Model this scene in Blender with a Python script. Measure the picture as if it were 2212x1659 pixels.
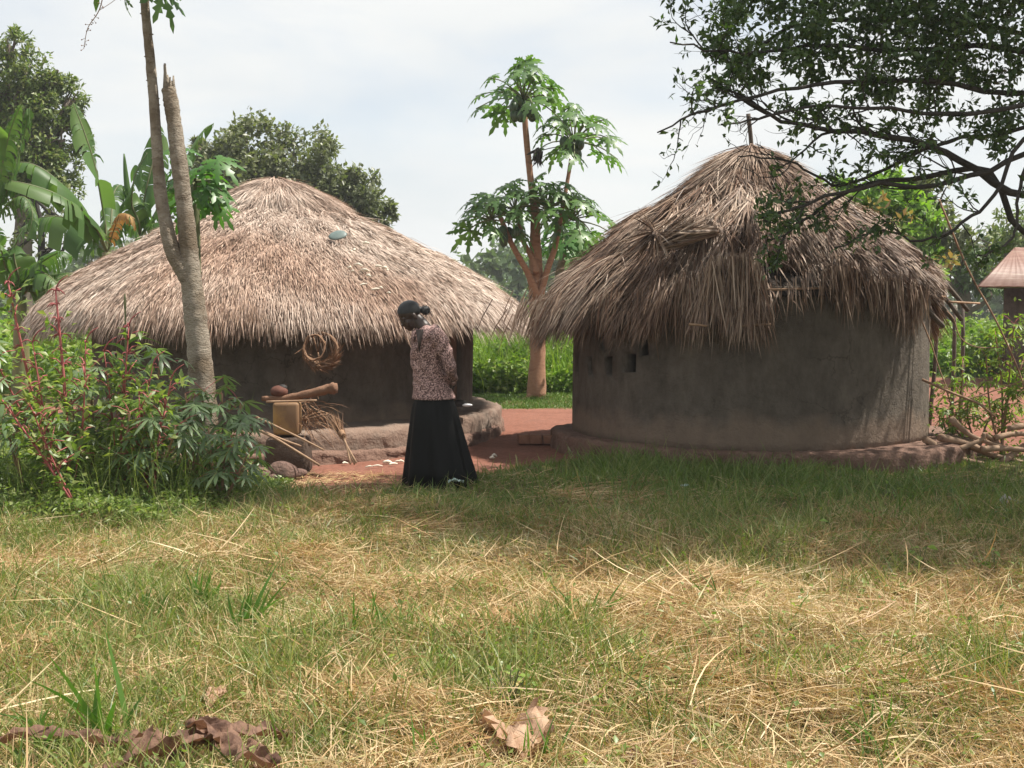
import bpy, math, random
import numpy as np
from mathutils import Vector, Matrix, Quaternion
for o in list(bpy.data.objects): bpy.data.objects.remove(o)
SC = bpy.context.scene
COL = SC.collection
rs = np.random.RandomState(7)
random.seed(7)
R = math.radians
# ------------------------------------------------------------------ camera
H = 1.6; FP = 2670.0; PITCH = math.atan(179.5/FP)
cam = bpy.data.objects.new('camera', bpy.data.cameras.new('camera'))
COL.objects.link(cam)
cam.location = (0, 0, H); cam.rotation_euler = (math.pi/2-PITCH, 0, 0)
cam.data.sensor_width = 36; cam.data.lens = 36*FP/2212; cam.data.clip_end = 3000
SC.camera = cam
# ------------------------------------------------------------------ light
EL, AZ = R(62), R(82)
SUN = np.array((math.cos(EL)*math.sin(AZ), math.cos(EL)*math.cos(AZ), math.sin(EL)))
W = bpy.data.worlds.new('World'); SC.world = W; W.use_nodes = True
nt = W.node_tree; nt.nodes.clear()
n = nt.nodes.new; lk = nt.links.new
out = n('ShaderNodeOutputWorld'); bg = n('ShaderNodeBackground'); bg.inputs[1].default_value = 0.1
sky = n('ShaderNodeTexSky'); sky.sky_type = 'NISHITA'; sky.sun_disc = False
sky.sun_elevation = EL; sky.sun_rotation = AZ; sky.air_density = 1.0; sky.dust_density = 1.5
tc = n('ShaderNodeTexCoord'); mp = n('ShaderNodeMapping'); mp.inputs['Scale'].default_value = (1.5, 1.5, 5.5)
mp.inputs['Rotation'].default_value = (0.12, -0.10, 0.3)
no = n('ShaderNodeTexNoise'); no.inputs['Scale'].default_value = 1.7; no.inputs['Detail'].default_value = 7; no.inputs['Roughness'].default_value = .55
no.inputs['Distortion'].default_value = .5
cr = n('ShaderNodeValToRGB'); cr.color_ramp.elements[0].position = .34; cr.color_ramp.elements[1].position = .58
cr.color_ramp.elements[0].color = (.62, .62, .62, 1); cr.color_ramp.elements[1].color = (1, 1, 1, 1)
mx = n('ShaderNodeMix'); mx.data_type = 'RGBA'
no2 = n('ShaderNodeTexNoise'); no2.inputs['Scale'].default_value = 2.6; no2.inputs['Detail'].default_value = 5
cr2 = n('ShaderNodeValToRGB'); cr2.color_ramp.elements[0].position = .3; cr2.color_ramp.elements[1].position = .7
cr2.color_ramp.elements[0].color = (5.0, 5.2, 5.3, 1); cr2.color_ramp.elements[1].color = (5.75, 5.8, 5.7, 1)
lk(tc.outputs['Generated'], mp.inputs[0]); lk(mp.outputs[0], no.inputs[0]); lk(no.outputs[0], cr.inputs[0])
lk(mp.outputs[0], no2.inputs[0]); lk(no2.outputs[0], cr2.inputs[0])
lk(cr.outputs[0], mx.inputs[0]); lk(sky.outputs[0], mx.inputs[6]); lk(cr2.outputs[0], mx.inputs[7])
lk(mx.outputs[2], bg.inputs[0]); lk(bg.outputs[0], out.inputs[0])
sl = bpy.data.lights.new('sun', 'SUN'); sl.energy = 5.0; sl.angle = R(.6); sl.color = (1, .95, .86)
so = bpy.data.objects.new('sun', sl); COL.objects.link(so); so.location = (20, 5, 40)
so.rotation_euler = Vector(SUN).to_track_quat('Z', 'Y').to_euler()
SC.view_settings.view_transform = 'Standard'; SC.view_settings.look = 'None'
SC.view_settings.exposure = 0.75; SC.view_settings.gamma = 1
SC.render.engine = 'CYCLES'
SC.cycles.max_bounces = 6; SC.cycles.diffuse_bounces = 3; SC.cycles.glossy_bounces = 2
SC.cycles.transmission_bounces = 4; SC.cycles.transparent_max_bounces = 4
SC.cycles.caustics_reflective = False; SC.cycles.caustics_refractive = False
SC.cycles.use_denoising = True

# ------------------------------------------------------------------ pixel -> point helpers (2212 x 1659 picture)
CP, SP = math.cos(PITCH), math.sin(PITCH)
def ray(u, v):
    x = (u-1106)/FP; y = -(v-829.5)/FP
    return np.array((x, CP+y*SP, -SP+y*CP))
def P(u, v, Y):
    d = ray(u, v); return d*(Y/d[1])+np.array((0, 0, H))
def G(u, v, z=0):
    d = ray(u, v); return d*((z-H)/d[2])+np.array((0, 0, H))
def A(*a): return np.array(a, float)
def nrm(v):
    v = np.asarray(v, float); l = np.linalg.norm(v, axis=-1, keepdims=True); return v/np.maximum(l, 1e-9)
def rdir(N):
    return nrm(rs.normal(size=(N, 3)))
UP = A(0, 0, 1)

# ------------------------------------------------------------------ mesh builder
class MB:
    def __init__(s): s.V = []; s.F = {}; s.n = 0; s.mi = []
    def add(s, V, F):
        V = np.asarray(V, float).reshape(-1, 3); F = np.asarray(F, int)
        s.F.setdefault(F.shape[1], []).append(F+s.n); s.V.append(V); s.n += len(V)
    def tube(s, pts, rad, k=7, cap=True, wob=0):
        pts = np.asarray(pts, float); m = len(pts); rad = np.atleast_1d(np.asarray(rad, float)); rad = rad if len(rad) == m else np.interp(np.linspace(0, 1, m), np.linspace(0, 1, len(rad)), rad)
        t = nrm(np.gradient(pts, axis=0)); ref = A(0, 0, 1) if abs(t[0][2]) < .9 else A(1, 0, 0)
        a = nrm(np.cross(t[0], ref)); ang = np.linspace(0, 2*math.pi, k, endpoint=False); V = []
        for i in range(m):
            a = a-t[i]*np.dot(a, t[i]); a = nrm(a); b = np.cross(t[i], a)
            rr = rad[i]*(1+wob*rs.uniform(-1, 1, k)) if wob else np.full(k, rad[i])
            V.append(pts[i]+np.outer(np.cos(ang)*rr, a)+np.outer(np.sin(ang)*rr, b))
        V = np.concatenate(V); i = np.arange(m-1)[:, None]*k; j = np.arange(k)[None]; j2 = (j+1) % k
        F = np.stack([i+j, i+j2, i+k+j2, i+k+j], -1).reshape(-1, 4)
        s.add(V, F)
        if cap:
            base = s.n-len(V)
            s.add([pts[0], pts[-1]], np.zeros((0, 3), int)); c0 = s.n-2; jj = np.arange(k)
            T = np.concatenate([np.stack([np.full(k, c0), base+(jj+1) % k, base+jj], -1), np.stack([np.full(k, c0+1), base+(m-1)*k+jj, base+(m-1)*k+(jj+1) % k], -1)])
            s.F.setdefault(3, []).append(T)
        return s
    def box(s, c, size, rot=None, jit=0):
        q = np.array([[x, y, z] for x in (-.5, .5) for y in (-.5, .5) for z in (-.5, .5)])*np.asarray(size)
        if jit: q = q+rs.uniform(-jit, jit, q.shape)
        if rot is not None: q = q@np.array(rot).T
        s.add(q+np.asarray(c), [[0, 1, 3, 2], [4, 6, 7, 5], [0, 4, 5, 1], [2, 3, 7, 6], [0, 2, 6, 4], [1, 5, 7, 3]])
        return s
    def ball(s, c, r, k=14, m=9, rot=None, noise=0, seed=0):
        r = np.broadcast_to(np.asarray(r, float), (3,)); V = []
        for i in range(m+1):
            th = math.pi*i/m
            for j in range(k):
                ph = 2*math.pi*j/k; V.append((math.sin(th)*math.cos(ph), math.sin(th)*math.sin(ph), math.cos(th)))
        V = np.array(V)
        if noise:
            st = np.random.RandomState(seed); D = st.normal(size=(9, 3))*1.6; ph = st.uniform(0, 6, 9)
            f = 1+noise*np.sin(V@D.T+ph).sum(1)/3; V = V*f[:, None]
        V = V*r
        if rot is not None: V = V@np.array(rot).T
        F = [[i*k+j, (i+1)*k+j, (i+1)*k+(j+1) % k, i*k+(j+1) % k] for i in range(m) for j in range(k)]
        s.add(V+np.asarray(c), F); return s
    def blades(s, p, d, bend, L, w, side, k=3, taper=1.5, w0=1.0):
        N = len(p); L = np.broadcast_to(L, (N,)); w = np.broadcast_to(w, (N,))
        t = np.linspace(0, 1, k+1); wt = (1-t**taper)*w0+.04; wt[0] *= .8
        C = p[:, None]+L[:, None, None]*(d[:, None]*t[None, :, None]+bend[:, None]*(t**2)[None, :, None])
        S = side[:, None]*(w[:, None]*wt[None])[:, :, None]*.5
        V = np.stack([C-S, C+S], 2).reshape(-1, 3)
        b = np.arange(N)[:, None]*(2*(k+1))+np.arange(k)[None]*2
        F = np.stack([b, b+1, b+3, b+2], -1).reshape(-1, 4); s.add(V, F); return s
    def leaves(s, p, d, nm, L, W, fold=.25, droop=.15):
        N = len(p); L = np.broadcast_to(L, (N,))[:, None]; W = np.broadcast_to(W, (N,))[:, None]
        d = nrm(d); sd = nrm(np.cross(d, nm)); nm = np.cross(sd, d)
        b = p; t = p+d*L-nm*L*droop; m = p+d*L*.45
        l = m-sd*W*.5+nm*W*fold*.5; r = m+sd*W*.5+nm*W*fold*.5; c = m
        V = np.stack([b, r, t, l, c], 1).reshape(-1, 3); q = np.arange(N)[:, None]*5
        F = np.concatenate([q+[0, 1, 4], q+[1, 2, 4], q+[2, 3, 4], q+[3, 0, 4]]); s.add(V, F); return s
    def inst(s, TV, TF, pos, M, sc):
        N = len(pos); V = np.einsum('nij,mj->nmi', M, TV)*np.asarray(sc).reshape(-1, 1, 1)+np.asarray(pos)[:, None]
        F = (np.asarray(TF)[None]+(np.arange(N)*len(TV))[:, None, None]).reshape(-1, np.asarray(TF).shape[1])
        s.add(V.reshape(-1, 3), F); return s
    def mesh(s, name, smooth=False):
        me = bpy.data.meshes.new(name); V = np.concatenate(s.V); me.vertices.add(len(V)); me.vertices.foreach_set('co', V.ravel())
        fs = [(k, np.concatenate(f)) for k, f in s.F.items() if sum(len(x) for x in f)]
        nl = sum(k*len(f) for k, f in fs); npoly = sum(len(f) for k, f in fs)
        me.loops.add(nl); me.polygons.add(npoly)
        me.loops.foreach_set('vertex_index', np.concatenate([f.ravel() for k, f in fs]).astype(np.int32))
        tot = np.concatenate([np.full(len(f), k) for k, f in fs]); st = np.concatenate([[0], np.cumsum(tot)[:-1]])
        me.polygons.foreach_set('loop_start', st.astype(np.int32)); me.polygons.foreach_set('loop_total', tot.astype(np.int32))
        if smooth: me.polygons.foreach_set('use_smooth', np.ones(npoly, bool))
        me.update(calc_edges=True); me.validate(); return me
    def shear(s, k, z0):
        for v in s.V: v[:, 0] += k*(v[:, 2]-z0)
        return s
    def build(s, name, mat, parent=None, smooth=False):
        return link(name, s.mesh(name, smooth), mat, parent)
def link(name, me, mat, parent=None):
    o = bpy.data.objects.new(name, me); COL.objects.link(o)
    if mat: me.materials.append(mat)
    if parent: o.parent = parent; o.matrix_parent_inverse = Matrix.Translation(-Vector(parent.location))
    return o
def tag(o, label=None, cat=None, group=None, kind=None):
    if label: o['label'] = label
    if cat: o['category'] = cat
    if group: o['group'] = group
    if kind: o['kind'] = kind
    return o
def empty(name, loc, label, cat, group=None):
    o = bpy.data.objects.new(name, None); COL.objects.link(o); o.location = tuple(loc); o.empty_display_size = .1
    return tag(o, label, cat, group)
def baked(o, mods):
    for kind, kw in mods:
        m = o.modifiers.new('m', kind)
        for a, b in kw.items(): setattr(m, a, b)
    dg = bpy.context.evaluated_depsgraph_get(); dg.update()
    me = bpy.data.meshes.new_from_object(o.evaluated_get(dg)); o.modifiers.clear(); old = o.data; o.data = me
    bpy.data.meshes.remove(old); return o
def curve(pts, n=16):
    pts = np.asarray(pts, float); m = len(pts); q = np.concatenate([[2*pts[0]-pts[1]], pts, [2*pts[-1]-pts[-2]]]); r = []
    for i in range(m-1):
        p0, p1, p2, p3 = q[i:i+4]; k = max(2, n//(m-1))
        for t in np.linspace(0, 1, k, endpoint=False):
            r.append(.5*((2*p1)+(-p0+p2)*t+(2*p0-5*p1+4*p2-p3)*t*t+(-p0+3*p1-3*p2+p3)*t**3))
    r.append(pts[-1]); return np.array(r)

# ------------------------------------------------------------------ materials
def nodes(name):
    m = bpy.data.materials.new(name); m.use_nodes = True; t = m.node_tree; t.nodes.clear(); return m, t
def ramp(t, cols, pos=None):
    r = t.nodes.new('ShaderNodeValToRGB'); e = r.color_ramp.elements
    pos = pos or list(np.linspace(0, 1, len(cols)))
    while len(e) < len(cols): e.new(.5)
    for i, (c, p) in enumerate(zip(cols, pos)): e[i].position = p; e[i].color = (*c, 1)
    return r
def noise(t, scale, detail=4, rough=.6, stretch=None, coord='Object', dist=0):
    c = t.nodes.new('ShaderNodeTexCoord'); nz = t.nodes.new('ShaderNodeTexNoise')
    nz.inputs['Scale'].default_value = scale; nz.inputs['Detail'].default_value = detail; nz.inputs['Roughness'].default_value = rough
    nz.inputs['Distortion'].default_value = dist
    if stretch:
        mpn = t.nodes.new('ShaderNodeMapping'); mpn.inputs['Scale'].default_value = stretch
        t.links.new(c.outputs[coord], mpn.inputs[0]); t.links.new(mpn.outputs[0], nz.inputs[0])
    else: t.links.new(c.outputs[coord], nz.inputs[0])
    return nz
def mixc(t, a, b, f, mode='MIX'):
    m = t.nodes.new('ShaderNodeMix'); m.data_type = 'RGBA'; m.blend_type = mode
    for s, v in ((6, a), (7, b)):
        if isinstance(v, tuple): m.inputs[s].default_value = (*v, 1)
        else: t.links.new(v, m.inputs[s])
    if isinstance(f, float): m.inputs[0].default_value = f
    else: t.links.new(f, m.inputs[0])
    return m.outputs[2]
def bumpn(t, h, strength, dist=.02):
    b = t.nodes.new('ShaderNodeBump'); b.inputs['Strength'].default_value = strength; b.inputs['Distance'].default_value = dist
    t.links.new(h, b.inputs['Height']); return b.outputs[0]
def surf(name, cols, scale=3, rough=.85, bump=.4, bd=.02, stretch=None, detail=6, spec=.3, pos=None, big=None, bigscale=.6, bumpscale=None, dist=0):
    m, t = nodes(name); o = t.nodes.new('ShaderNodeOutputMaterial'); b = t.nodes.new('ShaderNodeBsdfPrincipled')
    nz = noise(t, scale, detail, .62, stretch, dist=dist); r = ramp(t, cols, pos or list(np.linspace(.28, .72, len(cols))))
    t.links.new(nz.outputs[0], r.inputs[0]); c = r.outputs[0]
    if big:
        n2 = noise(t, bigscale, 4, .6, None); r2 = ramp(t, [(0, 0, 0), (1, 1, 1)], [.42, .62]); t.links.new(n2.outputs[0], r2.inputs[0])
        c = mixc(t, c, big, r2.outputs[0])
    t.links.new(c, b.inputs['Base Color']); b.inputs['Roughness'].default_value = rough; b.inputs['Specular IOR Level'].default_value = spec
    if bump:
        n3 = noise(t, bumpscale or scale*4, 6, .65, stretch); t.links.new(bumpn(t, n3.outputs[0], bump, bd), b.inputs['Normal'])
    t.links.new(b.outputs[0], o.inputs[0]); return m
def leaf(name, cols, trans=.35, rough=.45, spec=.4, pos=None, big=None, bigscale=.5, tcol=None):
    m, t = nodes(name); o = t.nodes.new('ShaderNodeOutputMaterial'); b = t.nodes.new('ShaderNodeBsdfPrincipled')
    g = t.nodes.new('ShaderNodeNewGeometry'); r = ramp(t, cols, pos); t.links.new(g.outputs['Random Per Island'], r.inputs[0]); c = r.outputs[0]
    if big:
        n2 = noise(t, bigscale, 3, .55); r2 = ramp(t, [(0, 0, 0), (1, 1, 1)], [.40, .62]); t.links.new(n2.outputs[0], r2.inputs[0])
        c = mixc(t, c, big, r2.outputs[0], 'MULTIPLY')
    t.links.new(c, b.inputs['Base Color']); b.inputs['Roughness'].default_value = rough; b.inputs['Specular IOR Level'].default_value = spec
    if trans:
        tr = t.nodes.new('ShaderNodeBsdfTranslucent'); ms = t.nodes.new('ShaderNodeMixShader'); ms.inputs[0].default_value = trans
        t.links.new(mixc(t, c, tcol or (1.0, 1.15, .45), 1.0, 'MULTIPLY'), tr.inputs[0])
        t.links.new(b.outputs[0], ms.inputs[1]); t.links.new(tr.outputs[0], ms.inputs[2]); t.links.new(ms.outputs[0], o.inputs[0])
    else: t.links.new(b.outputs[0], o.inputs[0])
    return m
M = {}
M['thatch_pale'] = leaf('thatch_pale', [(.18, .11, .08), (.43, .33, .265), (.58, .47, .39), (.70, .585, .49), (.31, .20, .145)], .06, .55, .35, big=(.70, .58, .51), bigscale=.5, tcol=(1, .9, .7))
M['thatch_brown'] = leaf('thatch_brown', [(.07, .04, .026), (.24, .155, .105), (.36, .265, .20), (.50, .39, .30), (.19, .095, .055)], .06, .55, .35, big=(.58, .48, .41), bigscale=1.3, tcol=(1, .9, .7))
M['thatch_core'] = surf('thatch_core', [(.018, .013, .010), (.045, .032, .024)], 14, .95, .8, .03)  # sooty underlayer; shade of the gaps and torn eave is put into its colour
def mud(name, dark, mid, pale, splash):
    m = surf(name, [dark, mid, dark], 2.6, .95, 0); t = m.node_tree; b = next(x for x in t.nodes if x.type == 'BSDF_PRINCIPLED'); src = b.inputs['Base Color'].links[0].from_socket
    n1 = noise(t, 1.5, 6, .68, (1, 1, .55)); r1 = ramp(t, [(0, 0, 0), (1, 1, 1)], [.47, .66]); t.links.new(n1.outputs[0], r1.inputs[0]); c = mixc(t, src, pale, r1.outputs[0])
    n2 = noise(t, 7, 7, .7, (1, 1, .45)); r2 = ramp(t, [(.74, .73, .72), (1.08, 1.07, 1.06)], [.36, .62]); t.links.new(n2.outputs[0], r2.inputs[0]); c = mixc(t, c, r2.outputs[0], 1.0, 'MULTIPLY')
    vo = t.nodes.new('ShaderNodeTexVoronoi'); vo.feature = 'DISTANCE_TO_EDGE'; vo.inputs['Scale'].default_value = 3.2; tcn = t.nodes.new('ShaderNodeTexCoord'); n3 = noise(t, 4, 4, .6)
    av = t.nodes.new('ShaderNodeMix'); av.data_type = 'VECTOR'; av.inputs[0].default_value = .25; t.links.new(tcn.outputs['Object'], av.inputs[4]); t.links.new(n3.outputs['Color'], av.inputs[5]); t.links.new(av.outputs[1], vo.inputs['Vector'])
    r3 = ramp(t, [(.45, .43, .42), (1, 1, 1)], [.0, .022]); t.links.new(vo.outputs['Distance'], r3.inputs[0]); n5 = noise(t, 1.1, 3); r5 = ramp(t, [(0, 0, 0), (.75, .75, .75)], [.5, .62]); t.links.new(n5.outputs[0], r5.inputs[0])
    c = mixc(t, c, mixc(t, c, r3.outputs[0], 1.0, 'MULTIPLY'), r5.outputs[0]); t.links.new(c, b.inputs['Base Color'])
    c = b.inputs['Base Color'].links[0].from_socket; sx = t.nodes.new('ShaderNodeSeparateXYZ'); t.links.new(tcn.outputs['Object'], sx.inputs[0]); n6 = noise(t, 2.4, 6, .65)
    ma = t.nodes.new('ShaderNodeMath'); ma.operation = 'MULTIPLY_ADD'; ma.inputs[1].default_value = -.55; t.links.new(n6.outputs[0], ma.inputs[0]); t.links.new(sx.outputs[2], ma.inputs[2])
    mr = t.nodes.new('ShaderNodeMapRange'); mr.inputs[1].default_value = .06; mr.inputs[2].default_value = .22; mr.inputs[3].default_value = 1; mr.inputs[4].default_value = 0; t.links.new(ma.outputs[0], mr.inputs[0])
    sp = mixc(t, splash, r2.outputs[0], .5, 'MULTIPLY'); t.links.new(mixc(t, c, sp, mr.outputs[0]), b.inputs['Base Color'])
    n4 = noise(t, 13, 8, .72); t.links.new(bumpn(t, n4.outputs[0], .9, .03), b.inputs['Normal']); return m
M['mud_wall'] = mud('mud_wall', (.085, .070, .055), (.13, .108, .086), (.175, .146, .116), (.21, .155, .115))
M['mud_band'] = surf('mud_band', [(.13, .093, .068), (.185, .14, .103), (.15, .115, .085)], 3.5, .93, .6, .02, bumpscale=16)
M['plinth'] = surf('plinth', [(.15, .09, .066), (.24, .165, .125), (.18, .12, .09)], 4, .95, .9, .04, bumpscale=11, big=(.22, .175, .14), bigscale=1.3)
M['red_mud'] = surf('red_mud', [(.12, .066, .048), (.22, .135, .10), (.16, .09, .066)], 5, .95, 1.0, .05, bumpscale=14)
M['dark_mud'] = surf('dark_mud', [(.06, .04, .03), (.11, .075, .055)], 6, .95, .8, .03)
M['wood'] = surf('wood', [(.22, .13, .08), (.34, .22, .14), (.27, .16, .10)], 6, .8, .5, .01, (1, 1, 1))
M['firewood'] = surf('firewood', [(.17, .10, .065), (.34, .225, .15), (.25, .16, .105)], 7, .8, .5, .01)
M['pole'] = surf('pole', [(.07, .055, .045), (.13, .10, .08)], 8, .85, .4, .01)
M['trunk_grey'] = surf('trunk_grey', [(.17, .125, .085), (.40, .34, .27), (.29, .235, .175)], 9, .85, 1.0, .04, (1, 1, 1.8), big=(.20, .15, .10), bigscale=2.6)
M['papaya_trunk'] = surf('papaya_trunk', [(.20, .095, .055), (.33, .18, .11), (.26, .135, .08)], 5, .85, .6, .015, (1, 1, 3))
M['bark'] = surf('bark', [(.025, .022, .02), (.06, .052, .043)], 9, .9, .8, .02)
M['bark_mid'] = surf('bark_mid', [(.10, .08, .06), (.19, .15, .12)], 6, .9, .8, .02)
GB = (.7, .75, .65)
M['papaya_leaf'] = leaf('papaya_leaf', [(.06, .13, .035), (.10, .19, .05), (.15, .26, .075)], .42, .38, .5)
M['papaya_young'] = leaf('papaya_young', [(.06, .16, .03), (.09, .22, .03)], .45, .4, .5)
M['papaya_fruit'] = surf('papaya_fruit', [(.02, .045, .018), (.045, .085, .03)], 6, .4, .1, .01, spec=.5)
M['banana_leaf'] = leaf('banana_leaf', [(.07, .14, .04), (.10, .185, .05), (.14, .22, .07)], .5, .45, .4)
M['banana_dry'] = leaf('banana_dry', [(.30, .16, .05), (.42, .26, .09), (.22, .11, .05)], .3, .6, .3, tcol=(1, .8, .5))
M['banana_stem'] = surf('banana_stem', [(.08, .11, .04), (.16, .17, .07), (.20, .14, .07)], 6, .6, .3, .01, (1, 1, .3))
M['mango_leaf'] = leaf('mango_leaf', [(.10, .125, .05), (.145, .165, .07), (.205, .215, .11)], .45, .4, .5)
M['gum_leaf'] = leaf('gum_leaf', [(.085, .13, .035), (.125, .18, .048), (.18, .23, .065), (.235, .25, .08)], .4, .45, .4)
M['bright_leaf'] = leaf('bright_leaf', [(.13, .24, .03), (.19, .33, .04), (.26, .40, .05)], .5, .42, .4)
M['flush_leaf'] = leaf('flush_leaf', [(.24, .24, .05), (.34, .27, .09), (.34, .20, .08), (.30, .29, .09)], .35, .42, .4, tcol=(1, .9, .5))
M['wood_leaf'] = leaf('wood_leaf', [(.07, .115, .05), (.10, .15, .06), (.13, .185, .065)], .38, .5, .3)
M['shade_leaf'] = leaf('shade_leaf', [(.04, .08, .024), (.065, .115, .034), (.10, .155, .042)], .42, .36, .5)
M['weed_leaf'] = leaf('weed_leaf', [(.12, .21, .03), (.18, .28, .04), (.25, .345, .06), (.33, .38, .10)], .48, .42, .4, big=(.75, .9, .7), bigscale=.7)
M['bush_leaf'] = leaf('bush_leaf', [(.10, .165, .035), (.165, .235, .055), (.24, .31, .08), (.33, .35, .125)], .5, .4, .5)
M['cassava_leaf'] = leaf('cassava_leaf', [(.12, .19, .08), (.17, .245, .11), (.23, .30, .165)], .45, .36, .5)
M['red_stem'] = surf('red_stem', [(.30, .06, .065), (.45, .15, .14)], 8, .55, .2, .01)
M['amaranth_flower'] = leaf('amaranth_flower', [(.28, .06, .075), (.38, .11, .115), (.32, .13, .10)], .2, .6, .2, tcol=(1, .6, .6))
M['green_stem'] = surf('green_stem', [(.09, .12, .05), (.17, .17, .08)], 8, .6, .2, .01)
M['brown_stem'] = surf('brown_stem', [(.22, .12, .07), (.34, .21, .13)], 8, .7, .2, .01)
M['grass_green'] = leaf('grass_green', [(.09, .15, .032), (.17, .235, .06), (.27, .30, .10), (.44, .41, .20)], .38, .42, .4, big=(.85, .85, .7), bigscale=.8)
M['grass_shade'] = leaf('grass_shade', [(.085, .145, .03), (.13, .205, .045), (.18, .245, .06), (.29, .28, .12)], .38, .42, .4)
M['grass_dry'] = leaf('grass_dry', [(.34, .22, .11), (.54, .41, .22), (.72, .60, .37), (.40, .24, .12), (.42, .41, .18)], .25, .5, .35, tcol=(1, .9, .55), big=(.88, .78, .68), bigscale=1.1)
M['blade_green'] = leaf('blade_green', [(.085, .19, .03), (.13, .25, .045)], .42, .38, .5)
M['lawn'] = leaf('lawn', [(.07, .14, .025), (.11, .19, .035), (.16, .22, .05)], .3, .45, .3)
def dryleaf(name, cols, stain):
    m = leaf(name, cols, .22, .7, .2, tcol=(1, .8, .6)); t = m.node_tree; b = next(x for x in t.nodes if x.type == 'BSDF_PRINCIPLED'); src = b.inputs['Base Color'].links[0].from_socket
    n1 = noise(t, 14, 6, .7); r1 = ramp(t, [(0, 0, 0), (1, 1, 1)], [.42, .62]); t.links.new(n1.outputs[0], r1.inputs[0]); t.links.new(mixc(t, src, stain, r1.outputs[0]), b.inputs['Base Color'])
    n2 = noise(t, 30, 5, .7); t.links.new(bumpn(t, n2.outputs[0], .8, .01), b.inputs['Normal']); return m
M['dead_leaf'] = dryleaf('dead_leaf', [(.13, .07, .05), (.22, .125, .085), (.30, .19, .13)], (.10, .055, .04))
M['pale_dead_leaf'] = dryleaf('pale_dead_leaf', [(.44, .29, .19), (.52, .36, .245)], (.33, .19, .12))
M['yellow_leaf'] = leaf('yellow_leaf', [(.55, .43, .13), (.6, .48, .2)], .3, .5, .4, tcol=(1, .9, .5))
M['brick'] = surf('brick', [(.20, .095, .06), (.30, .155, .10)], 12, .95, .7, .01)
M['stone'] = surf('stone', [(.10, .06, .047), (.20, .125, .10), (.05, .035, .03)], 7, .95, 1.0, .04)
M['cassava'] = surf('cassava', [(.62, .55, .44), (.74, .68, .57)], 16, .85, .3, .01)
M['yellow_can'] = surf('yellow_can', [(.30, .165, .055), (.42, .26, .10), (.24, .13, .06)], 5, .65, .3, .008, (1, 1, .35), big=(.22, .13, .07), bigscale=3)
M['soot'] = surf('soot', [(.015, .013, .012), (.04, .034, .03)], 9, .7, .3, .01)
M['clay'] = surf('clay', [(.09, .035, .024), (.15, .06, .04)], 9, .8, .3, .01)
M['twig'] = leaf('twig', [(.20, .105, .055), (.31, .18, .10), (.14, .07, .04)], 0, .7, .3)
M['basket'] = leaf('basket', [(.20, .11, .065), (.30, .18, .11), (.12, .065, .04)], 0, .75, .2)
M['rubber'] = surf('rubber', [(.10, .14, .13), (.15, .19, .18)], 10, .5, .2, .005, spec=.5)
M['cloth_grey'] = surf('cloth_grey', [(.30, .28, .28), (.42, .40, .40)], 12, .8, .4, .01)
M['shoe_white'] = surf('shoe_white', [(.7, .7, .72), (.8, .8, .8)], 12, .5, .1, .005)
M['plastic'] = surf('plastic', [(.30, .40, .38), (.42, .52, .48)], 8, .35, .3, .01, spec=.5)
M['skin'] = surf('skin', [(.038, .022, .016), (.055, .032, .023)], 8, .48, .12, .004, spec=.5)
M['hair'] = surf('hair', [(.008, .0085, .009), (.018, .0185, .019)], 60, .5, .5, .002, (1, 6, 1), spec=.5)
M['eye_dark'] = surf('eye_dark', [(.02, .015, .012), (.03, .02, .02)], 8, .2, 0)
M['skirt'] = surf('skirt', [(.0025, .0025, .0025), (.005, .005, .005)], 3, .6, .25, .01, (3, 3, .3), spec=.16)
def blouse_mat():
    m, t = nodes('blouse_print'); o = t.nodes.new('ShaderNodeOutputMaterial'); b = t.nodes.new('ShaderNodeBsdfPrincipled')
    nz = noise(t, 85, 3, .6); r = ramp(t, [(.05, .024, .02), (.16, .085, .075), (.46, .29, .26), (.58, .42, .37)], [.38, .48, .57, .73])
    t.links.new(nz.outputs[0], r.inputs[0]); t.links.new(r.outputs[0], b.inputs['Base Color']); b.inputs['Roughness'].default_value = .75
    n2 = noise(t, 7, 4, .6, (1, 1, 2.2)); t.links.new(bumpn(t, n2.outputs[0], .6, .02), b.inputs['Normal'])
    t.links.new(b.outputs[0], o.inputs[0]); return m
M['blouse_print'] = blouse_mat()
def rust_mat():
    m, t = nodes('rusty_tin'); o = t.nodes.new('ShaderNodeOutputMaterial'); b = t.nodes.new('ShaderNodeBsdfPrincipled')
    nz = noise(t, 1.6, 5, .6, (1, 5, 1)); r = ramp(t, [(.16, .07, .045), (.21, .11, .075), (.28, .22, .17)], [.42, .60, .72])
    t.links.new(nz.outputs[0], r.inputs[0]); t.links.new(r.outputs[0], b.inputs['Base Color']); b.inputs['Roughness'].default_value = .6
    t.links.new(b.outputs[0], o.inputs[0]); return m
M['rusty_tin'] = rust_mat()
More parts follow.
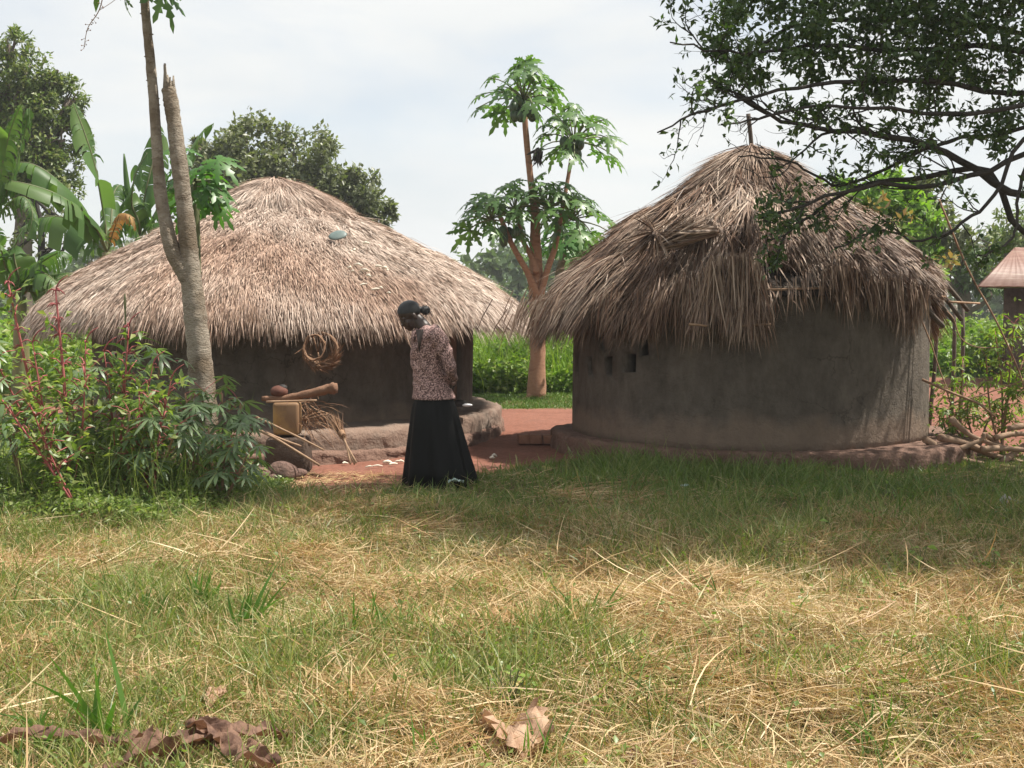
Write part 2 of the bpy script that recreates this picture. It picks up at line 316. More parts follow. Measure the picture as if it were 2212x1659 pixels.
def ground_mat():
    m, t = nodes('ground_soil'); o = t.nodes.new('ShaderNodeOutputMaterial'); b = t.nodes.new('ShaderNodeBsdfPrincipled')
    a = t.nodes.new('ShaderNodeAttribute'); a.attribute_name = 'soil'
    n1 = noise(t, 1.3, 6, .65); r1 = ramp(t, [(.175, .076, .052), (.235, .107, .076), (.20, .098, .073)], [.3, .55, .72]); t.links.new(n1.outputs[0], r1.inputs[0])
    n2 = noise(t, 3.5, 6, .65); r2 = ramp(t, [(.085, .065, .03), (.15, .115, .055), (.10, .11, .035)], [.3, .5, .7]); t.links.new(n2.outputs[0], r2.inputs[0])
    n3 = noise(t, 26, 5, .7); r3 = ramp(t, [(.72, .7, .68), (1.08, 1.05, 1.02)], [.35, .6]); t.links.new(n3.outputs[0], r3.inputs[0])
    md = t.nodes.new('ShaderNodeMath'); md.operation = 'MULTIPLY_ADD'; md.inputs[1].default_value = .7; md.inputs[2].default_value = -.35
    n4 = noise(t, 2.2, 5, .65); t.links.new(n4.outputs[0], md.inputs[0])
    ad = t.nodes.new('ShaderNodeMath'); t.links.new(a.outputs['Fac'], ad.inputs[0]); t.links.new(md.outputs[0], ad.inputs[1])
    ms = t.nodes.new('ShaderNodeMapRange'); ms.interpolation_type = 'SMOOTHSTEP'; ms.inputs[1].default_value = .40; ms.inputs[2].default_value = .60
    t.links.new(ad.outputs[0], ms.inputs[0])
    c = mixc(t, mixc(t, r2.outputs[0], r1.outputs[0], ms.outputs[0]), r3.outputs[0], 1.0, 'MULTIPLY')
    t.links.new(c, b.inputs['Base Color']); b.inputs['Roughness'].default_value = .95; b.inputs['Specular IOR Level'].default_value = .15
    n5 = noise(t, 18, 7, .7); t.links.new(bumpn(t, n5.outputs[0], .55, .03), b.inputs['Normal']); t.links.new(b.outputs[0], o.inputs[0]); return m
M['ground'] = ground_mat()

# ------------------------------------------------------------------ ground: one sheet to the horizon
def sst(x, a, b):
    t = np.clip((x-a)/(b-a), 0, 1); return t*t*(3-2*t)
WK = np.random.RandomState(3).normal(size=(7, 2))*1.1; WP = np.random.RandomState(4).uniform(0, 6, 7)
def wav(x, y, f=1.0):
    s = 0
    for (a, b), p in zip(WK, WP): s = s+np.sin((a*x+b*y)*f+p)
    return s/3.2
def front_edge(x):      # near border of the bare yard
    return np.interp(x, [-9, -3.2, -2.4, -1.3, -.6, .3, .9, 4.3, 5.2, 9], [14, 11.6, 10.5, 10.35, 11.0, 11.75, 11.9, 12.6, 12.8, 13.5])
def back_edge(x):
    return np.interp(x, [-9, -3, 1.5, 3.5, 5, 7, 12], [19.2, 18.7, 18.6, 20.5, 24.5, 26, 26])
def soil(x, y):
    e = .25*wav(x, y, 2.6)
    return sst(y, front_edge(x)-.25+e, front_edge(x)+.25+e)*(1-sst(y, back_edge(x)-.3+e, back_edge(x)+.3+e))
def hz(x, y):
    g = 1-soil(x, y)
    near = 1-sst(y, 14, 26)
    return g*near*(.045*wav(x, y, 1.3)+.04*wav(x+9, y, 3.1))-.02*(1-g)
gx = np.unique(np.concatenate([np.linspace(-900, -60, 12), np.linspace(-60, -10, 16), np.linspace(-10, 10, 130), np.linspace(10, 60, 16), np.linspace(60, 900, 12)]))
gy = np.unique(np.concatenate([np.linspace(-60, 1, 8), np.linspace(1, 27, 170), np.linspace(27, 90, 16), np.linspace(90, 1800, 14)]))
XX, YY = np.meshgrid(gx, gy); ZZ = hz(XX, YY)
b = MB(); nx = len(gx); ii = (np.arange(len(gy)-1)[:, None]*nx+np.arange(nx-1)[None]).ravel()
b.add(np.stack([XX, YY, ZZ], -1).reshape(-1, 3), np.stack([ii, ii+1, ii+nx+1, ii+nx], -1))
ground = b.build('ground', M['ground'], None, True); tag(ground, kind='structure')
at = ground.data.attributes.new('soil', 'FLOAT', 'POINT'); at.data.foreach_set('value', soil(XX, YY).ravel().astype(np.float32))

# ------------------------------------------------------------------ thatch helper
def thatch(mb, cx, cy, prof_r, prof_z, N, L, w, lift, phis, rmin, rmax, fringe, jit=.12, off=0, cap=None, weight=1.0, clump=.02, gap=0):
    """reed strands laid down-slope on a roof of revolution"""
    pr = np.asarray(prof_r); pz = np.asarray(prof_z)
    u = rs.uniform(0, 1, N); r0 = np.sqrt(rmin**2+(rmax**2-rmin**2)*u) if weight else rs.uniform(rmin, rmax, N)
    ph = phis(N); Ls = L*rs.uniform(.65, 1.3, N)
    dr = .06; sl = (np.interp(r0+dr, pr, pz)-np.interp(r0-dr, pr, pz))/(2*dr); sl = np.clip(sl, -3, -.1); ang = np.arctan(sl)
    rend = np.minimum(r0+Ls*np.cos(ang), pr[-1]+rs.uniform(-.04, fringe, N))
    if cap is not None:
        cp = cap(ph, N); rend = np.minimum(rend, cp); r0 = np.minimum(r0, cp-.12)
    rend = np.maximum(rend, r0+.05); Ls = np.maximum((rend-r0)/np.cos(ang), .06)
    z0 = np.interp(r0, pr, pz)+off+rs.uniform(-.025, .03, N)
    z0 = z0+clump*(np.sin(ph*9+r0*5+2*np.sin(r0*4))+np.sin(ph*17-r0*7+1)+np.sin(ph*31+r0*11))/1.8
    if gap:
        g_ = np.sin(ph*7.3+2.1*np.sin(r0*5))+np.sin(ph*15.7-r0*6.2+1)+np.sin(r0*11+ph*4.4)+.7*np.sin(ph*33+r0*3); k = (g_ < gap) | (rs.uniform(0, 1, N) < .18)
        r0, ph, Ls, ang, z0, rend = r0[k], ph[k], Ls[k], ang[k], z0[k], rend[k]; N = len(r0)
    lf = rs.normal(lift, .06, N); a = ang+lf; az = ph+rs.normal(0, jit, N)/np.maximum(r0, .5)*1.2+clump*4*(np.sin(ph*13+r0*6+3*np.sin(r0*3+ph*2))+np.sin(ph*29-r0*9))/np.maximum(r0, .8)
    p = np.stack([cx+r0*np.sin(ph), cy-r0*np.cos(ph), z0], -1)
    d = np.stack([np.cos(a)*np.sin(az), -np.cos(a)*np.cos(az), np.sin(a)], -1)
    d = nrm(d+rs.normal(0, jit*.35, (N, 3))*A(1, 1, .4))
    eave = sst(rend, pr[-1]-.3, pr[-1]+.1)
    bend = np.stack([rs.normal(0, .03, N), rs.normal(0, .03, N), -.05-.28*eave*rs.uniform(.3, 1, N)-lf*.35], -1)
    side = nrm(np.cross(d, rdir(N)*.5+A(0, 0, 1.0)))
    mb.blades(p, d, bend, Ls, w*rs.uniform(.6, 1.3, N), side, 2, 4.0)
def cone(mb, cx, cy, pr, pz, off, rmax, k=72, inner=True):
    rr = np.linspace(.02, rmax, 22); V = []
    for r in rr:
        for j in range(k):
            a = 2*math.pi*j/k; V.append((cx+r*math.sin(a), cy-r*math.cos(a), np.interp(r, pr, pz)+off))
    F = [[i*k+j, i*k+(j+1) % k, (i+1)*k+(j+1) % k, (i+1)*k+j] for i in range(len(rr)-1) for j in range(k)]
    mb.add(V, F)
def fphi(frac=.75, half=2.0):
    def f(N):
        k = int(N*frac); return np.concatenate([rs.uniform(-half, half, k), rs.uniform(half, 2*math.pi-half, N-k)])
    return f
def wall_mesh(cx, cy, r, z0, z1, thick=.16, k=96, wob=.02, flare=.05, arc=None):
    b = MB(); zs = np.linspace(z0, z1, 14); V = []
    for rad_in in (0, 1):
        for z in zs:
            for j in range(k):
                a = 2*math.pi*j/k; rr = r+wob*(math.sin(3*a+1)+.6*math.sin(7*a+z*2))+flare*max(0, 1-(z-z0)/.35)**2
                if rad_in: rr -= thick
                V.append((cx+rr*math.sin(a), cy-rr*math.cos(a), z))
    m = len(zs); F = []
    for i in range(m-1):
        for j in range(k):
            j2 = (j+1) % k; F.append([i*k+j, i*k+j2, (i+1)*k+j2, (i+1)*k+j]); o = m*k
            F.append([o+i*k+j2, o+i*k+j, o+(i+1)*k+j, o+(i+1)*k+j2])
    for j in range(k):
        j2 = (j+1) % k; o = m*k
        F.append([(m-1)*k+j, (m-1)*k+j2, o+(m-1)*k+j2, o+(m-1)*k+j]); F.append([j2, j, o+j, o+j2])
    b.add(V, F); return b
def cut(o, boxes):
    mb = MB()
    for c, s, rot in boxes: mb.box(c, s, rot, jit=.022)
    c = mb.build('cutter', None); baked(o, [('BOOLEAN', dict(object=c, operation='DIFFERENCE', solver='EXACT'))]); bpy.data.objects.remove(c)
def ledge(name, cx, cy, k, rf, top, mat, parent, bot=-.05, seed=0):
    """rounded mud step round a hut: rf(angle)->(inner, outer) radius"""
    b = MB(); V = []; st = np.random.RandomState(seed); ph = st.uniform(0, 6, 6)
    secs = [(0, 0, 1.0), (1, .82, 1.0), (1, .93, .985), (1, .985, .90), (1, 1.0, .72), (1, 1.0, .4), (1, 1.03, 0)]
    for j in range(k):
        a = 2*math.pi*j/k; ri, ro = rf(a); wv = sum(math.sin((3+5*q)*a+ph[q])/(1+q) for q in range(5))
        for s, f, hgt in secs:
            r = ri if not s else ri+(ro-ri)*f+.018*wv*f
            r += st.normal(0, .012)*f*(f > .5); V.append((cx+r*math.sin(a), cy-r*math.cos(a), bot+(top-bot)*hgt+(.014*wv+st.normal(0, .007))*(hgt > .5)*(f > .5)))
    m = len(secs); F = [[j*m+i, j*m+i+1, ((j+1) % k)*m+i+1, ((j+1) % k)*m+i] for j in range(k) for i in range(m-1)]
    b.add(V, F); return b.build(name, mat, parent, True)

# ------------------------------------------------------------------ left hut
LX, LY = P(600, 650, 15.3)[0]+.11, 15.3
lr = [0, .22, .57, .88, 1.40, 2.12, 2.58, 2.90, 3.02]; lz = [3.04, 2.98, 2.83, 2.66, 2.42, 2.04, 1.76, 1.50, 1.30]
hut = empty('thatched_hut', (LX, LY, 0), 'wide round mud hut under a smooth pale thatch roof, behind the forked papaya trunk', 'hut')
w = wall_mesh(LX, LY, 2.3, 0.1, 1.92).build('wall', M['mud_wall'], hut, True)
th = math.radians(62); dc = A(LX+2.3*math.sin(th), LY-2.3*math.cos(th), .97)
cut(w, [(dc, (.75, .9, 1.35), Matrix.Rotation(th, 3, 'Z'))])
b = MB(); b.box(A(LX+2.2*math.sin(th), LY-2.2*math.cos(th), .97), (.72, .04, 1.3), Matrix.Rotation(th, 3, 'Z')); b.build('door', M['wood'], hut)
ledge('step_ledge', LX, LY, 200, lambda a: (2.2, 2.60+.56*max(0, math.cos(a+.1))**2+.04*math.sin(5*a)), .30, M['plinth'], hut, seed=1)
ledge('lower_ledge', LX, LY, 200, lambda a: (2.4, 2.66+.72*max(0, math.cos(a+.15))**2), .10, M['red_mud'], hut, seed=2)
b = MB(); cone(b, LX, LY, lr, lz, -.07, 2.86); core = b.shear(-.07, 1.3)
roof = core.build('roof', M['thatch_core'], hut, True)
b = MB()
thatch(b, LX, LY, lr, lz, 210000, .115, .0078, .11, fphi(.8), .68, 2.95, .05, jit=.28, clump=.025)
thatch(b, LX, LY, lr, lz, 26000, .30, .009, .04, fphi(.8), 2.45, 2.86, .11, off=-.04, jit=.17)
thatch(b, LX, LY, lr, lz, 12000, .28, .009, -.1, fphi(.8), 2.6, 2.95, .05, off=-.10)
thatch(b, LX, LY, lr, lz, 24000, .36, .008, .03, fphi(.8), .05, .64, .05, jit=.08, off=.04, weight=0)
thatch(b, LX, LY, lr, lz, 2500, .26, .007, .2, fphi(.8), .3, 2.9, .2, jit=.6, off=.03)
b.shear(-.07, 1.3)
b.build('thatch', M['thatch_pale'], roof)

# ------------------------------------------------------------------ right hut
RY = 13.71; RX = P(1617, 650, RY)[0]
rr_ = [0, .2, .40, .78, 1.19, 1.58, 1.93, 2.22, 2.36]; rz_ = [3.26, 3.16, 3.02, 2.74, 2.46, 2.14, 1.86, 1.54, 1.34]
hut2 = empty('thatched_hut', (RX, RY, 0), 'smaller round mud hut with ragged brown thatch, torn eaves and a pole at its peak', 'hut')
w = wall_mesh(RX, RY, 1.93, .12, 1.74, wob=.012, flare=.0).build('wall', M['mud_wall'], hut2, True)
tilt = math.atan2(RX, RY)
def wang(u):   # wall angle seen at picture column u
    return math.asin(max(-1, min(1, (u-1617)/372)))-tilt
bx = []
for u, v, wd, hg in ((1264, 784, .16, .2), (1300, 788, .14, .19), (1346, 790, .13, .2), (1395, 786, .12, .18), (1330, 742, .10, .15), (1418, 752, .10, .15)):
    a = wang(u); c = A(RX+1.9*math.sin(a), RY-1.9*math.cos(a), 0); c[2] = P(u, v, c[1])[2]; bx.append((c, (wd, .7, hg), Matrix.Rotation(a, 3, 'Z')))
cut(w, bx)
ledge('plinth', RX, RY, 200, lambda a: (1.8, 2.03+.40*sst(math.sin(a+.1), .1, .7)+.12*max(0, -math.sin(a))), .17, M['red_mud'], hut2, seed=6)
core = MB(); cone(core, RX, RY, rr_, rz_, -.12, 2.02); roof = core.build('roof', M['thatch_core'], hut2, True)
def aw(a): return (a+math.pi) % (2*math.pi)-math.pi
a_h0, a_h1 = wang(1665), wang(1790)
def cap2(ph, N):
    p = aw(ph); w_ = .03*np.sin(p*23)
    c = np.full(N, 9.0); k = (p > .26) & (p < 1.72); c[k] = 2.02+w_[k]+rs.uniform(-.03, .07, k.sum())
    k = (p > a_h0+w_) & (p < a_h1+w_); c[k] = 1.68+rs.uniform(0, .15, k.sum())+.4*(rs.uniform(0, 1, k.sum()) < .05)
    k = (p > -1.0) & (p < a_h0+w_); c[k] = 2.28+(.07*np.sin(p*17)+.06*np.sin(p*31+1))[k]+rs.uniform(-.08, .10, k.sum()); return c
b = MB()
kw = dict(cap=cap2, clump=.085, gap=1.25)
thatch(b, RX, RY, rr_, rz_, 27000, .46, .0115, .08, fphi(.75), .25, 2.25, .08, jit=.24, **kw)
thatch(b, RX, RY, rr_, rz_, 9000, .62, .012, .07, fphi(.75), 1.35, 2.3, .14, jit=.22, off=.03, **kw)
thatch(b, RX, RY, rr_, rz_, 6000, .5, .012, -.12, fphi(.75), 1.8, 2.25, .10, jit=.22, off=-.08, **kw)
thatch(b, RX, RY, rr_, rz_, 7000, .42, .013, .16, fphi(.8), 1.12, 1.42, .1, jit=.35, off=.07, cap=cap2, clump=.06, gap=1.6, weight=0)
thatch(b, RX, RY, rr_, rz_, 5000, .5, .012, .12, fphi(.75), .03, .38, .1, jit=.14, off=.03, weight=0)
thatch(b, RX, RY, rr_, rz_, 2600, .5, .010, .26, fphi(.8), .4, 2.25, .12, jit=.9, off=.04, **kw)
# untied hanging locks along the front eave
def lock(u, v, n, L, sp=.05, lean=0, rl=2.12):
    if u > 1780: rl = 2.03; L *= .9
    aa = np.linspace(-1.45, 1.35, 600); uu = 1106+FP*(RX+rl*np.sin(aa))/(RY-rl*np.cos(aa)); a = aa[np.argmin(np.abs(uu-u))]
    p0 = P(u, v, RY-rl*math.cos(a)); k = n
    p = p0+np.stack([rs.normal(0, sp, k), rs.normal(0, .05, k), rs.normal(0, .05, k)], -1)
    d = nrm(np.stack([rs.normal(lean, .16, k), rs.normal(-.22*math.cos(a), .12, k), np.full(k, -1.0)], -1))
    b.blades(p, d, A(-.1*math.sin(a), .14*math.cos(a), -.1)+rs.normal(0, .04, (k, 3)), L*rs.uniform(.5, 1.12, k), .0125, nrm(np.cross(d, rdir(k))), 2, 5)
for u, v, n_, L, sp, ln in ((1262, 655, 130, .36, .07, -.35), (1340, 645, 170, .42, .09, -.28), (1405, 640, 150, .42, .07, -.2), (1490, 610, 220, .54, .07, -.10), (1560, 570, 260, .70, .08, -.06),
                            (1605, 560, 230, .74, .06, .0), (1635, 590, 110, .62, .03, .01), (1730, 600, 12, .36, .10, .05), (1800, 585, 150, .34, .05, .06), (1830, 590, 150, .46, .05, .08), (1862, 600, 130, .34, .05, .08), (1895, 605, 150, .38, .05, .08), (1925, 610, 170, .42, .05, .06), (1950, 615, 190, .50, .04, .04), (1972, 625, 170, .44, .035, .02), (1990, 625, 60, .3, .03, .02)):
    lock(u, v, n_, L, sp, ln)
for u0, v0, k, wd in ((1165, 655, 110, .16), (1205, 640, 120, .16)):
    p0 = P(u0, v0, RY-.3); p = p0+rs.normal(0, 1, (k, 3))*A(wd, .3, .06); d = nrm(np.stack([rs.normal(-.5, .12, k), rs.normal(-.1, .1, k), np.full(k, -.85)], -1))
    b.blades(p, d, A(.12, 0, -.15)+rs.normal(0, .04, (k, 3)), .42*rs.uniform(.5, 1.2, k), .0115, nrm(np.cross(d, rdir(k))), 2, 5)
b.build('thatch', M['thatch_brown'], roof)
def bundle(name, p0, p1, n_, spread, mat, parent, fl=1.6):
    bb = MB(); p0 = A(*p0); p1 = A(*p1); ax = p1-p0; L = np.linalg.norm(ax)
    q = rs.normal(0, spread, (n_, 3)); d = nrm(ax/L+q/L*fl)
    bb.blades(p0+q*.5, d, rs.normal(0, .03, (n_, 3)), L*rs.uniform(.75, 1.1, n_), .014, nrm(np.cross(d, rdir(n_))), 2, 5)
    return bb.build(name, mat, parent)
yb = RY-1.55
o = bundle('thatch_bundle', P(1420, 530, yb-.12), P(1530, 478, yb+.1), 170, .045, M['thatch_brown'], None); tag(o, 'loose reed bundle lying across the ragged roof, pointing up to the right', 'reed bundle', 'loose bundles on the ragged roof')
o = bundle('thatch_bundle', P(1548, 500, yb-.02), P(1425, 512, yb-.1), 90, .03, M['thatch_brown'], None); tag(o, 'thin reed bundle lying nearly level just under the bigger one on the ragged roof', 'reed bundle', 'loose bundles on the ragged roof')
o = bundle('thatch_bundle', P(1412, 508, yb-.2), P(1392, 560, yb-.42), 130, .05, M['thatch_brown'], None, 2.6); tag(o, 'reed bundle fanned out like a tuft below the crossed bundles on the roof', 'reed bundle', 'loose bundles on the ragged roof')
b = MB(); p0 = A(RX+.02, RY, 3.05); p1 = P(1616, 246, RY); b.tube(curve([p0, (p0+p1)/2+A(.01, 0, 0), p1], 8), [.03, .03, .028, .027, .026, .025, .024, .022, .02][:len(curve([p0, p0, p1], 8))] if False else .025, 7); b.build('pole', M['pole'], roof)
# rafters and purlins showing in the torn eave, posts behind
def stick(name, pts, r, mat, parent=None, k=6, n_=8, wob=.1, r2=None):
    c = curve(pts, n_); b = MB(); b.tube(c, np.linspace(r, r2 or r*.8, len(c)), k, wob=wob); return b.build(name, mat, parent, True)
yr = RY-.25
for pts in (((1935, 600, yr-.9), (2038, 705, yr-.5)), ((1985, 600, yr-.2), (2062, 695, yr-.1)), ((2010, 600, yr+.2), (2078, 692, yr+.2)), ((2040, 610, yr+.5), (2092, 672, yr+.5))):
    stick('rafter', [P(*p) for p in pts], .03, M['pole'], roof, n_=4)
for pts in (((1488, 700, RY-2.25), (1528, 704, RY-2.25)), ((1590, 628, RY-2.1), (1790, 622, RY-1.95)), ((1600, 704, RY-2.25), (1665, 700, RY-2.2)), ((1985, 637, yr-.9), (2042, 641, yr-.4)), ((2050, 652, yr), (2116, 655, yr+.4)), ((1975, 624, yr-.8), (2030, 622, yr-.4))):
    stick('purlin', [P(*p) for p in pts], .014, M['wood'], roof, n_=4)
for (u0, v0, u1, g) in ((2006, 660, 1990, 15.5), (2026, 660, 2010, 15.2), (2062, 660, 2058, 16), (2080, 660, 2078, 16.2)):
    p1 = P(u0, v0, g); p0 = A(P(u1, 700, g)[0], g, -.05); stick('post', [p0, (p0+p1)/2+A(.02, 0, 0), p1], .028, M['pole'], hut2, n_=4)
# ------------------------------------------------------------------ leaf templates
def strip_lobe(V, F, ang, L, ts, ws, droop, c=(0, 0)):
    dx, dy = math.cos(ang), math.sin(ang); b0 = len(V)
    for t, w_ in zip(ts, ws):
        x, y = c[0]+dx*L*t, c[1]+dy*L*t; z = -droop*(L*t)**2; wz = -.12*w_
        V.append((x-dy*w_, y+dx*w_, z+wz)); V.append((x, y, z)); V.append((x+dy*w_, y-dx*w_, z+wz))
    for i in range(len(ts)-1):
        q = b0+3*i; F.append([q, q+1, q+4, q+3]); F.append([q+1, q+2, q+5, q+4])
def papaya_template(seed=0):
    V, F = [], []; st = random.Random(seed)
    for a, L in ((0, 1), (42, .95), (-42, .95), (82, .82), (-82, .82), (125, .58), (-125, .58)):
        strip_lobe(V, F, R(a+st.uniform(-5, 5)), L*st.uniform(.9, 1.08), [0, .28, .42, .47, .62, .67, .84, 1], [.03, .07, .20, .075, .17, .06, .085, .004], .42)
    return np.array(V), np.array(F)
def cassava_template(seed=0):
    V, F = [], []; st = random.Random(seed)
    for a, L in ((0, 1), (38, .97), (-38, .97), (76, .85), (-76, .85), (115, .62), (-115, .62)):
        strip_lobe(V, F, R(a+st.uniform(-6, 6)), L*st.uniform(.9, 1.1), [0, .25, .6, .85, 1], [.012, .06, .10, .055, .004], .35)
    return np.array(V), np.array(F)
PT = papaya_template(1); CT = cassava_template(2)
def frames(d, nm):
    d = nrm(d); s = nrm(np.cross(nm, d)); n_ = np.cross(d, s); return np.stack([d, s, n_], -1)   # columns: x,y,z
def papaya_crown(leafmb, stemmb, top, N, pet, size, lo=-.35, hi=.9, seed=0, squash=1.0, bias=(0, 0)):
    st = np.random.RandomState(seed); pos, D, Nn, S = [], [], [], []
    for i in range(N):
        az = i*2.399+st.uniform(-.3, .3); f = (i+.5)/N; el = lo+(hi-lo)*f+st.uniform(-.12, .12)
        d = A(math.cos(az)*math.cos(el), math.sin(az)*math.cos(el), math.sin(el)*squash); d[:2] += bias
        L = pet*st.uniform(.75, 1.15)*(1.05-.25*f); e = top+d*L+A(0, 0, -.16*L)
        stemmb.tube(curve([top, top+d*L*.55+A(0, 0, .03*L), e], 6), np.linspace(.013, .008, 7), 5)
        out_ = nrm(A(d[0], d[1], d[2]*.3-.50)); pos.append(e-out_*size*.25); D.append(out_); Nn.append(nrm(UP*.6+.8*d+st.normal(0, .3, 3))); S.append(size*st.uniform(.75, 1.12)*(1-.2*f))
    leafmb.inst(PT[0], PT[1], np.array(pos), frames(np.array(D), np.array(Nn)), np.array(S))
def banana_leaf(mb, rib, pts, width, seed=0, tears=.5, tilt=0.0, droop=.5, n_=44):
    """arched midrib with a blade torn into strips on both sides"""
    st = np.random.RandomState(seed); c = curve(pts, n_); m = len(c); t = np.linspace(0, 1, m); T = nrm(np.gradient(c, axis=0))
    wd = width*np.clip(np.sin(math.pi*np.clip(t*.97+.03, 0, 1))**.55, .05, 1)*(1-.35*t)
    side = nrm(np.cross(T, UP+A(0, .001, 0))); q = Quaternion
    up = np.cross(side, T); ct, sn = math.cos(tilt), math.sin(tilt); s2 = side*ct+up*sn; up2 = up*ct-side*sn
    i0 = max(1, int(m*.13))
    for sg in (-1, 1):
        i = i0
        while i < m-1:
            k = min(m-1-i, st.randint(1, 3) if st.rand() < tears+.25 else st.randint(3, 8)); dr = droop*st.uniform(.5, 1.6); V = []
            tw = st.normal(0, .17)
            for j in range(k+1):
                a_ = c[i+j]; gap = (.22*(1 if j == 0 else -1 if j == k else 0))*np.linalg.norm(c[min(m-1, i+1)]-c[i])
                for f in (0, .4, .75, 1):
                    w_ = wd[i+j]*f
                    V.append(a_+T[i+j]*gap*f+s2[i+j]*sg*w_*(1-.25*dr*f)+up2[i+j]*(.12*w_*(1-f)+tw*w_*f)+T[i+j]*w_*.28+A(0, 0, -1)*dr*w_*f*f)
            F = [[j*4+f, j*4+f+1, (j+1)*4+f+1, (j+1)*4+f] for j in range(k) for f in range(3)]
            if sg > 0: F = [x[::-1] for x in F]
            mb.add(V, F); i += k
    rib.tube(c, np.linspace(.022, .005, m)*width/.3, 5)

def lobes_leaves(mb, lobes, per, L, Wd, seed=0, clump=.16, shell=.55, nclump=60, flat=0.0):
    """leaves gathered in clumps spread through ellipsoid lobes"""
    st = np.random.RandomState(seed)
    for c, r in lobes:
        c = A(*c); r = A(*r); vol = (r[0]*r[1]*r[2])**(2/3.); nn = int(per*vol); nc = max(6, int(nclump*vol))
        u = nrm(st.normal(size=(nc, 3))); cc = u*(shell+(1-shell)*st.uniform(0, 1, (nc, 1))**.5); cs = st.uniform(.55, 1.35, nc)
        k = st.randint(0, nc, nn); off = st.normal(size=(nn, 3)); off = off/np.maximum(1, np.linalg.norm(off, axis=1, keepdims=True)/1.7)*clump*cs[k][:, None]
        p = c+(cc[k]+off)*r
        outd = nrm(cc[k]*.7+off*2.5+A(0, 0, .25)); d = nrm(outd*.6+st.normal(0, .6, (nn, 3))+A(0, 0, -.25)); nm = nrm(outd+st.normal(0, .45, (nn, 3))+A(0, 0, .4))
        mb.leaves(p, d, nm, L*st.uniform(.6, 1.3, nn), Wd*st.uniform(.7, 1.2, nn))
def plobe(u, v, rp, Y, sq=.85, dy=None, dep=1.0):
    s = Y/FP; return (P(u, v, Y+(dy or 0)), (rp*s, rp*s*dep, rp*s*sq))
def limbs(mb, trunk, r0, lobes, seed=0, r1=.03, start=.45):
    st = np.random.RandomState(seed); t = np.asarray(trunk)
    mb.tube(curve(t, 10), np.linspace(r0, r0*.45, len(curve(t, 10))), 9, wob=.08)
    for c, r in lobes:
        i = st.uniform(start, 1); p = t[0]+(t[-1]-t[0])*i; c = A(*c); m_ = (p+c)/2+st.normal(0, .08, 3)*np.linalg.norm(c-p)
        mb.tube(curve([p, m_, c], 8), np.linspace(r0*.4, r1, len(curve([p, m_, c], 8))), 6)
        for q in range(5):
            e = c+nrm(st.normal(size=3))*A(*r)*.8; mb.tube(curve([m_+(c-m_)*st.rand(), (c+e)/2+st.normal(0, .1, 3)*r[0], e], 6), np.linspace(r1*1.1, r1*.3, 7)[:len(curve([m_, c, e], 6))], 5)

# ------------------------------------------------------------------ far woodland and weed field
b = MB(); st = np.random.RandomState(31); far = []
for x in np.arange(-52, 62, 3.2):
    Y = st.uniform(78, 105); hgt = st.uniform(4.0, 7.0) if x > -30 else st.uniform(4, 6)
    far.append(((x+st.uniform(-1, 1), Y, hgt*.45), (st.uniform(2.2, 3.6), 2.0, hgt*.55)))
    far.append(((x+st.uniform(-2, 2), Y-4, hgt*.22), (st.uniform(2.5, 3.6), 1.8, hgt*.34)))
for u, v, rp in ((1050, 575, 32), (1090, 568, 30), (1130, 585, 34), (1235, 560, 40), (1190, 600, 42), (1290, 560, 36)):
    far.append(plobe(u, v, rp, 74, .8))
lobes_leaves(b, far, 130, .62, .5, 5, clump=.2, nclump=10)
o = b.build('woodland', M['wood_leaf']); tag(o, 'distant green woodland beyond the weedy field', 'woodland', kind='stuff')
b = MB(); st = np.random.RandomState(32)
def weeds(N, x0, x1, y0, y1, hmax, L, Wd, hole=None):
    x = st.uniform(x0, x1, N); y = y0+(y1-y0)*st.uniform(0, 1, N)**1.15; hh = hmax*(.62+.28*wav(x, y, 2.1)+.2*wav(x, y, 5))*(.55+.45*sst(y, y0, y0+1.6))
    z = np.maximum(.03, hh*st.uniform(0, 1, N)**.55); p = np.stack([x, y, z], -1)
    d = nrm(np.stack([st.normal(0, 1, N), st.normal(-.2, 1, N), st.normal(.15, .5, N)], -1)); nm = nrm(st.normal(0, .5, (N, 3))+A(0, -.25, 1))
    b.leaves(p, d, nm, L*st.uniform(.5, 1.4, N), Wd*st.uniform(.6, 1.3, N))
def stalks(N, x0, x1, y0, y1, hmax, wd):
    x = st.uniform(x0, x1, N); y = y0+(y1-y0)*st.uniform(0, 1, N); p = np.stack([x, y, np.zeros(N)], -1); d = nrm(np.stack([st.normal(0, .16, N), st.normal(0, .16, N), np.ones(N)], -1))
    b.blades(p, d, np.stack([st.normal(0, .3, N), st.normal(0, .2, N), np.full(N, -.15)], -1), hmax*st.uniform(.5, 1.25, N), wd, nrm(np.cross(d, rdir(N))), 3, 2)
weeds(30000, -2.2, 3.6, 21, 27, 1.15, .12, .085); stalks(5000, -2.2, 3.6, 21, 27, 1.15, .018)
weeds(16000, -4.5, 9, 27, 42, 1.35, .2, .14); stalks(3000, -4, 9, 27, 40, 1.3, .03)
weeds(22000, 7, 16, 26.5, 36, 1.25, .16, .11); stalks(4000, 7, 16, 26.5, 34, 1.2, .025)
weeds(20000, -18, -4.5, 19.5, 32, 1.6, .17, .12); stalks(2500, -18, -4.5, 19.5, 30, 1.5, .025)
o = b.build('undergrowth', M['weed_leaf']); tag(o, 'bright green tangle of tall weeds filling the field behind the huts', 'weeds', kind='stuff')

